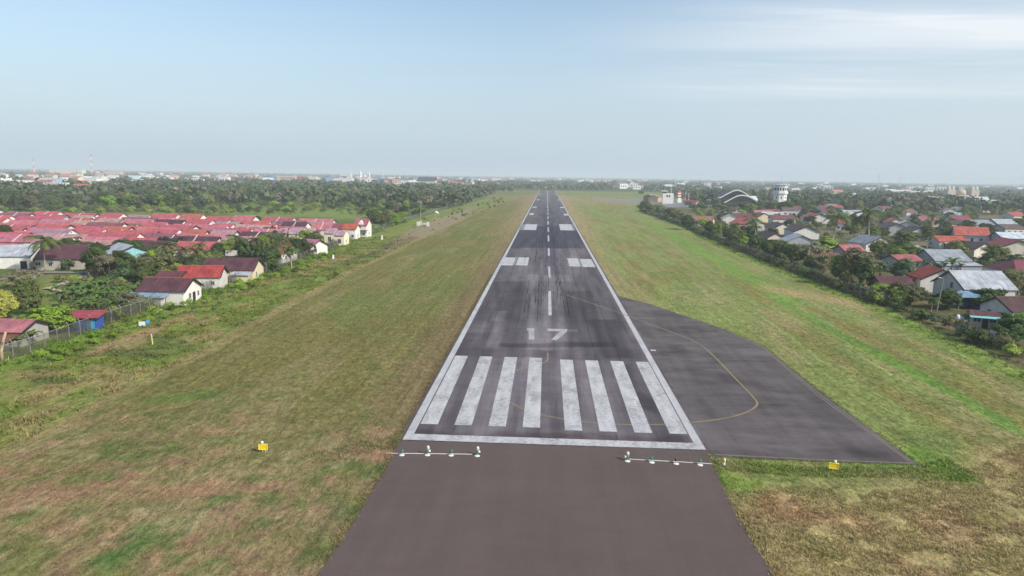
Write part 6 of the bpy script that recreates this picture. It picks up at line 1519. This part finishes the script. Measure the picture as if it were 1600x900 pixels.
TOWN = [('distant white house with red tiled roof in the hazy town', 'far white houses with red roofs', town_proto('town_a', 15, 11, 4.5, 3.2, (.72, .68, .63), (.36, .12, .1))),
        ('distant white flat roofed block in the hazy town', 'far white flat roofed blocks', town_proto('town_b', 18, 14, 8.5, 0, (.74, .72, .7), (.6, .6, .6))),
        ('distant house with pale grey metal roof in the hazy town', 'far houses with pale grey roofs', town_proto('town_c', 17, 12, 4.5, 3.0, (.6, .58, .54), (.55, .58, .62))),
        ('distant house with brownish roof in the hazy town', 'far houses with brown roofs', town_proto('town_d', 14, 11, 4.5, 3.4, (.58, .52, .45), (.22, .13, .11))),
        ('distant cream two storey block in the hazy town', 'far cream two storey blocks', town_proto('town_e', 14, 12, 8, 2.4, (.66, .58, .44), (.42, .2, .16))),
        ('distant bluish roofed shed in the hazy town', 'far bluish roofed sheds', town_proto('town_f', 24, 16, 5, 3.2, (.62, .64, .66), (.3, .42, .55)))]
trg = random.Random(77); placed = []
def town_house(px, yb, w):
    if 770 < px < 960 and yb > hor(px) + 11: return
    p = P(px, yb); x, y = p[0], p[1]
    if (abs(x) < 75 and y < 1420) or not free(x, y, 4) or any((x - a) ** 2 + (y - b) ** 2 < 18 ** 2 for a, b in placed): return
    placed.append((x, y)); k = trg.choices(range(6), w)[0]; lb, gp, me = TOWN[k]
    o = link('town_building', me, None, (x, y, 0), trg.uniform(-.5, .5)); s = trg.uniform(.75, 1.3) * (1 + y / 14000); o.scale = (s, s, s * trg.uniform(.9, 1.25)); tag(o, lb, 'house', gp)
    OBST.append((x, y, 12))
for _ in range(150): px = trg.uniform(560, 1010); town_house(px, hor(px) + 7 + 12 * trg.random() ** 1.3, (4, 5, 4, 2, 3, 1))
for _ in range(105): px = trg.uniform(0, 420); town_house(px, hor(px) + 7.5 + 11 * trg.random() ** 1.2, (4, 5, 4, 2, 3, 1))
for _ in range(46): px = trg.uniform(0, 170); town_house(px, hor(px) + 16 + 22 * trg.random(), (3, 2, 3, 4, 2, 1))
for _ in range(34): px = trg.uniform(400, 620); town_house(px, hor(px) + 7 + 8 * trg.random(), (3, 6, 4, 1, 2, 2))
for _ in range(52): px = trg.uniform(1000, 1600); town_house(px, hor(px) + 7 + 11 * trg.random() ** 1.3, (3, 5, 5, 2, 2, 1))
for _ in range(12): px = trg.uniform(1080, 1560); town_house(px, hor(px) + 26 + 16 * trg.random(), (3, 1, 4, 4, 1, 1))
V, Q, C = woodland(9500, 4)
tag(link('woodland', big_mesh('woodland', V, Q, M['wood'], ('cover', C))), 'hazy woodland stretching to the horizon around the town', 'woodland', kind='stuff')

# ------------------------------------------------------------------ people by the playing field
def skin_mesh(name, verts, edges, radii, mat, parent, root=0, sub=1):
    me = bpy.data.meshes.new(name); me.from_pydata(verts, edges, []); o = bpy.data.objects.new(name, me); COL.objects.link(o); o.parent = parent
    me.materials.append(mat); o.modifiers.new('skin', 'SKIN'); s = o.modifiers.new('sub', 'SUBSURF'); s.levels = sub; s.render_levels = sub
    for i, r in enumerate(radii): me.skin_vertices[0].data[i].radius = (r, r)
    for i in range(len(verts)): me.skin_vertices[0].data[i].use_root = (i == root)
    return o
def person(px, yb, label, shirt, trouser, rz, h=1.62, stride=.0):
    p = P(px, yb, .3); t = thing('person', label, 'person', (p[0], p[1], .3), rz, 'people by the path'); s = h / 1.7; t.scale = (s, s, s)
    st = stride
    V = [(0, 0, .95), (0, 0, 1.15), (0, 0, 1.38), (0, 0, 1.47), (0, -.01, 1.56), (0, -.01, 1.68), (.17, 0, 1.38), (.22, .03 + st * .3, 1.12), (.2, -.1 + st * .3, .9), (-.17, 0, 1.38), (-.22, .03 - st * .3, 1.12), (-.2, -.1 - st * .3, .9), (.09, 0, .88), (.1, -.03 - st * .5, .48), (.1, .03 - st, .05), (.1, -.14 - st, .03), (-.09, 0, .88), (-.1, -.03 + st * .5, .48), (-.1, .05 + st, .05), (-.1, -.12 + st, .03)]
    E_ = [(0, 1), (1, 2), (2, 3), (3, 4), (4, 5), (2, 6), (6, 7), (7, 8), (2, 9), (9, 10), (10, 11), (0, 12), (12, 13), (13, 14), (14, 15), (0, 16), (16, 17), (17, 18), (18, 19)]
    Rr = [.13, .13, .13, .055, .085, .07, .06, .042, .032, .06, .042, .032, .09, .06, .042, .035, .09, .06, .042, .035]
    skin_mesh('body', V, E_, Rr, M['skin'], t)
    skin_mesh('shirt', [V[0], V[1], V[2], V[6], V[7], V[9], V[10], (0, 0, 1.42)], [(0, 1), (1, 2), (2, 3), (3, 4), (2, 5), (5, 6), (2, 7)], [.165, .16, .16, .08, .062, .08, .062, .08], shirt, t)
    skin_mesh('trousers', [(0, 0, .97), V[12], V[13], (V[14][0], V[14][1], .14), V[16], V[17], (V[18][0], V[18][1], .14)], [(0, 1), (1, 2), (2, 3), (0, 4), (4, 5), (5, 6)], [.145, .115, .082, .065, .115, .082, .065], trouser, t)
    MB().lathe([(.105, 0), (.112, .06), (.09, .12), (.03, .155)], (0, .02, 1.6), 12).build('hair', M['hair'], t, smooth=True)
m_navy, m_red, m_wht, m_blk = m_plain('navy_cloth', (.03, .05, .11), .9), m_plain('red_cloth', (.42, .05, .06), .9), M['cloth'], m_plain('black_cloth', (.02, .02, .022), .9)
person(135.5, 433, 'person in dark navy clothes where pavement and path meet', m_navy, m_navy, R(160), 1.7)
person(139.2, 431, 'person in a red shirt and pale trousers beside the navy dressed one', m_red, m_wht, R(-120), 1.65)
person(147, 431.5, 'person in red shirt and dark trousers on the trodden path', m_red, m_blk, R(60), 1.6, .12)
person(154.5, 429.5, 'person in a white shirt at the thicket end of the path', m_wht, m_blk, R(-60), 1.65)
person(89.3, 437.5, 'person in white top and black shorts on the playing field', m_wht, m_blk, R(30), 1.5, .2)

# ------------------------------------------------------------------ the air
hm_ = bpy.data.materials.new('haze'); hm_.use_nodes = True; hn = hm_.node_tree.nodes; hn.clear()
ho = hn.new('ShaderNodeOutputMaterial'); hv = hn.new('ShaderNodeVolumePrincipled')
hv.inputs['Color'].default_value = (.84, .93, 1, 1); hv.inputs['Density'].default_value = HAZE; hv.inputs['Anisotropy'].default_value = 0.0
hm_.node_tree.links.new(hv.outputs[0], ho.inputs['Volume'])
haze = MB().box((0, 6200, 34.5), (34000, 16000, 75)).build('haze', hm_)
tag(haze, kind='stuff')
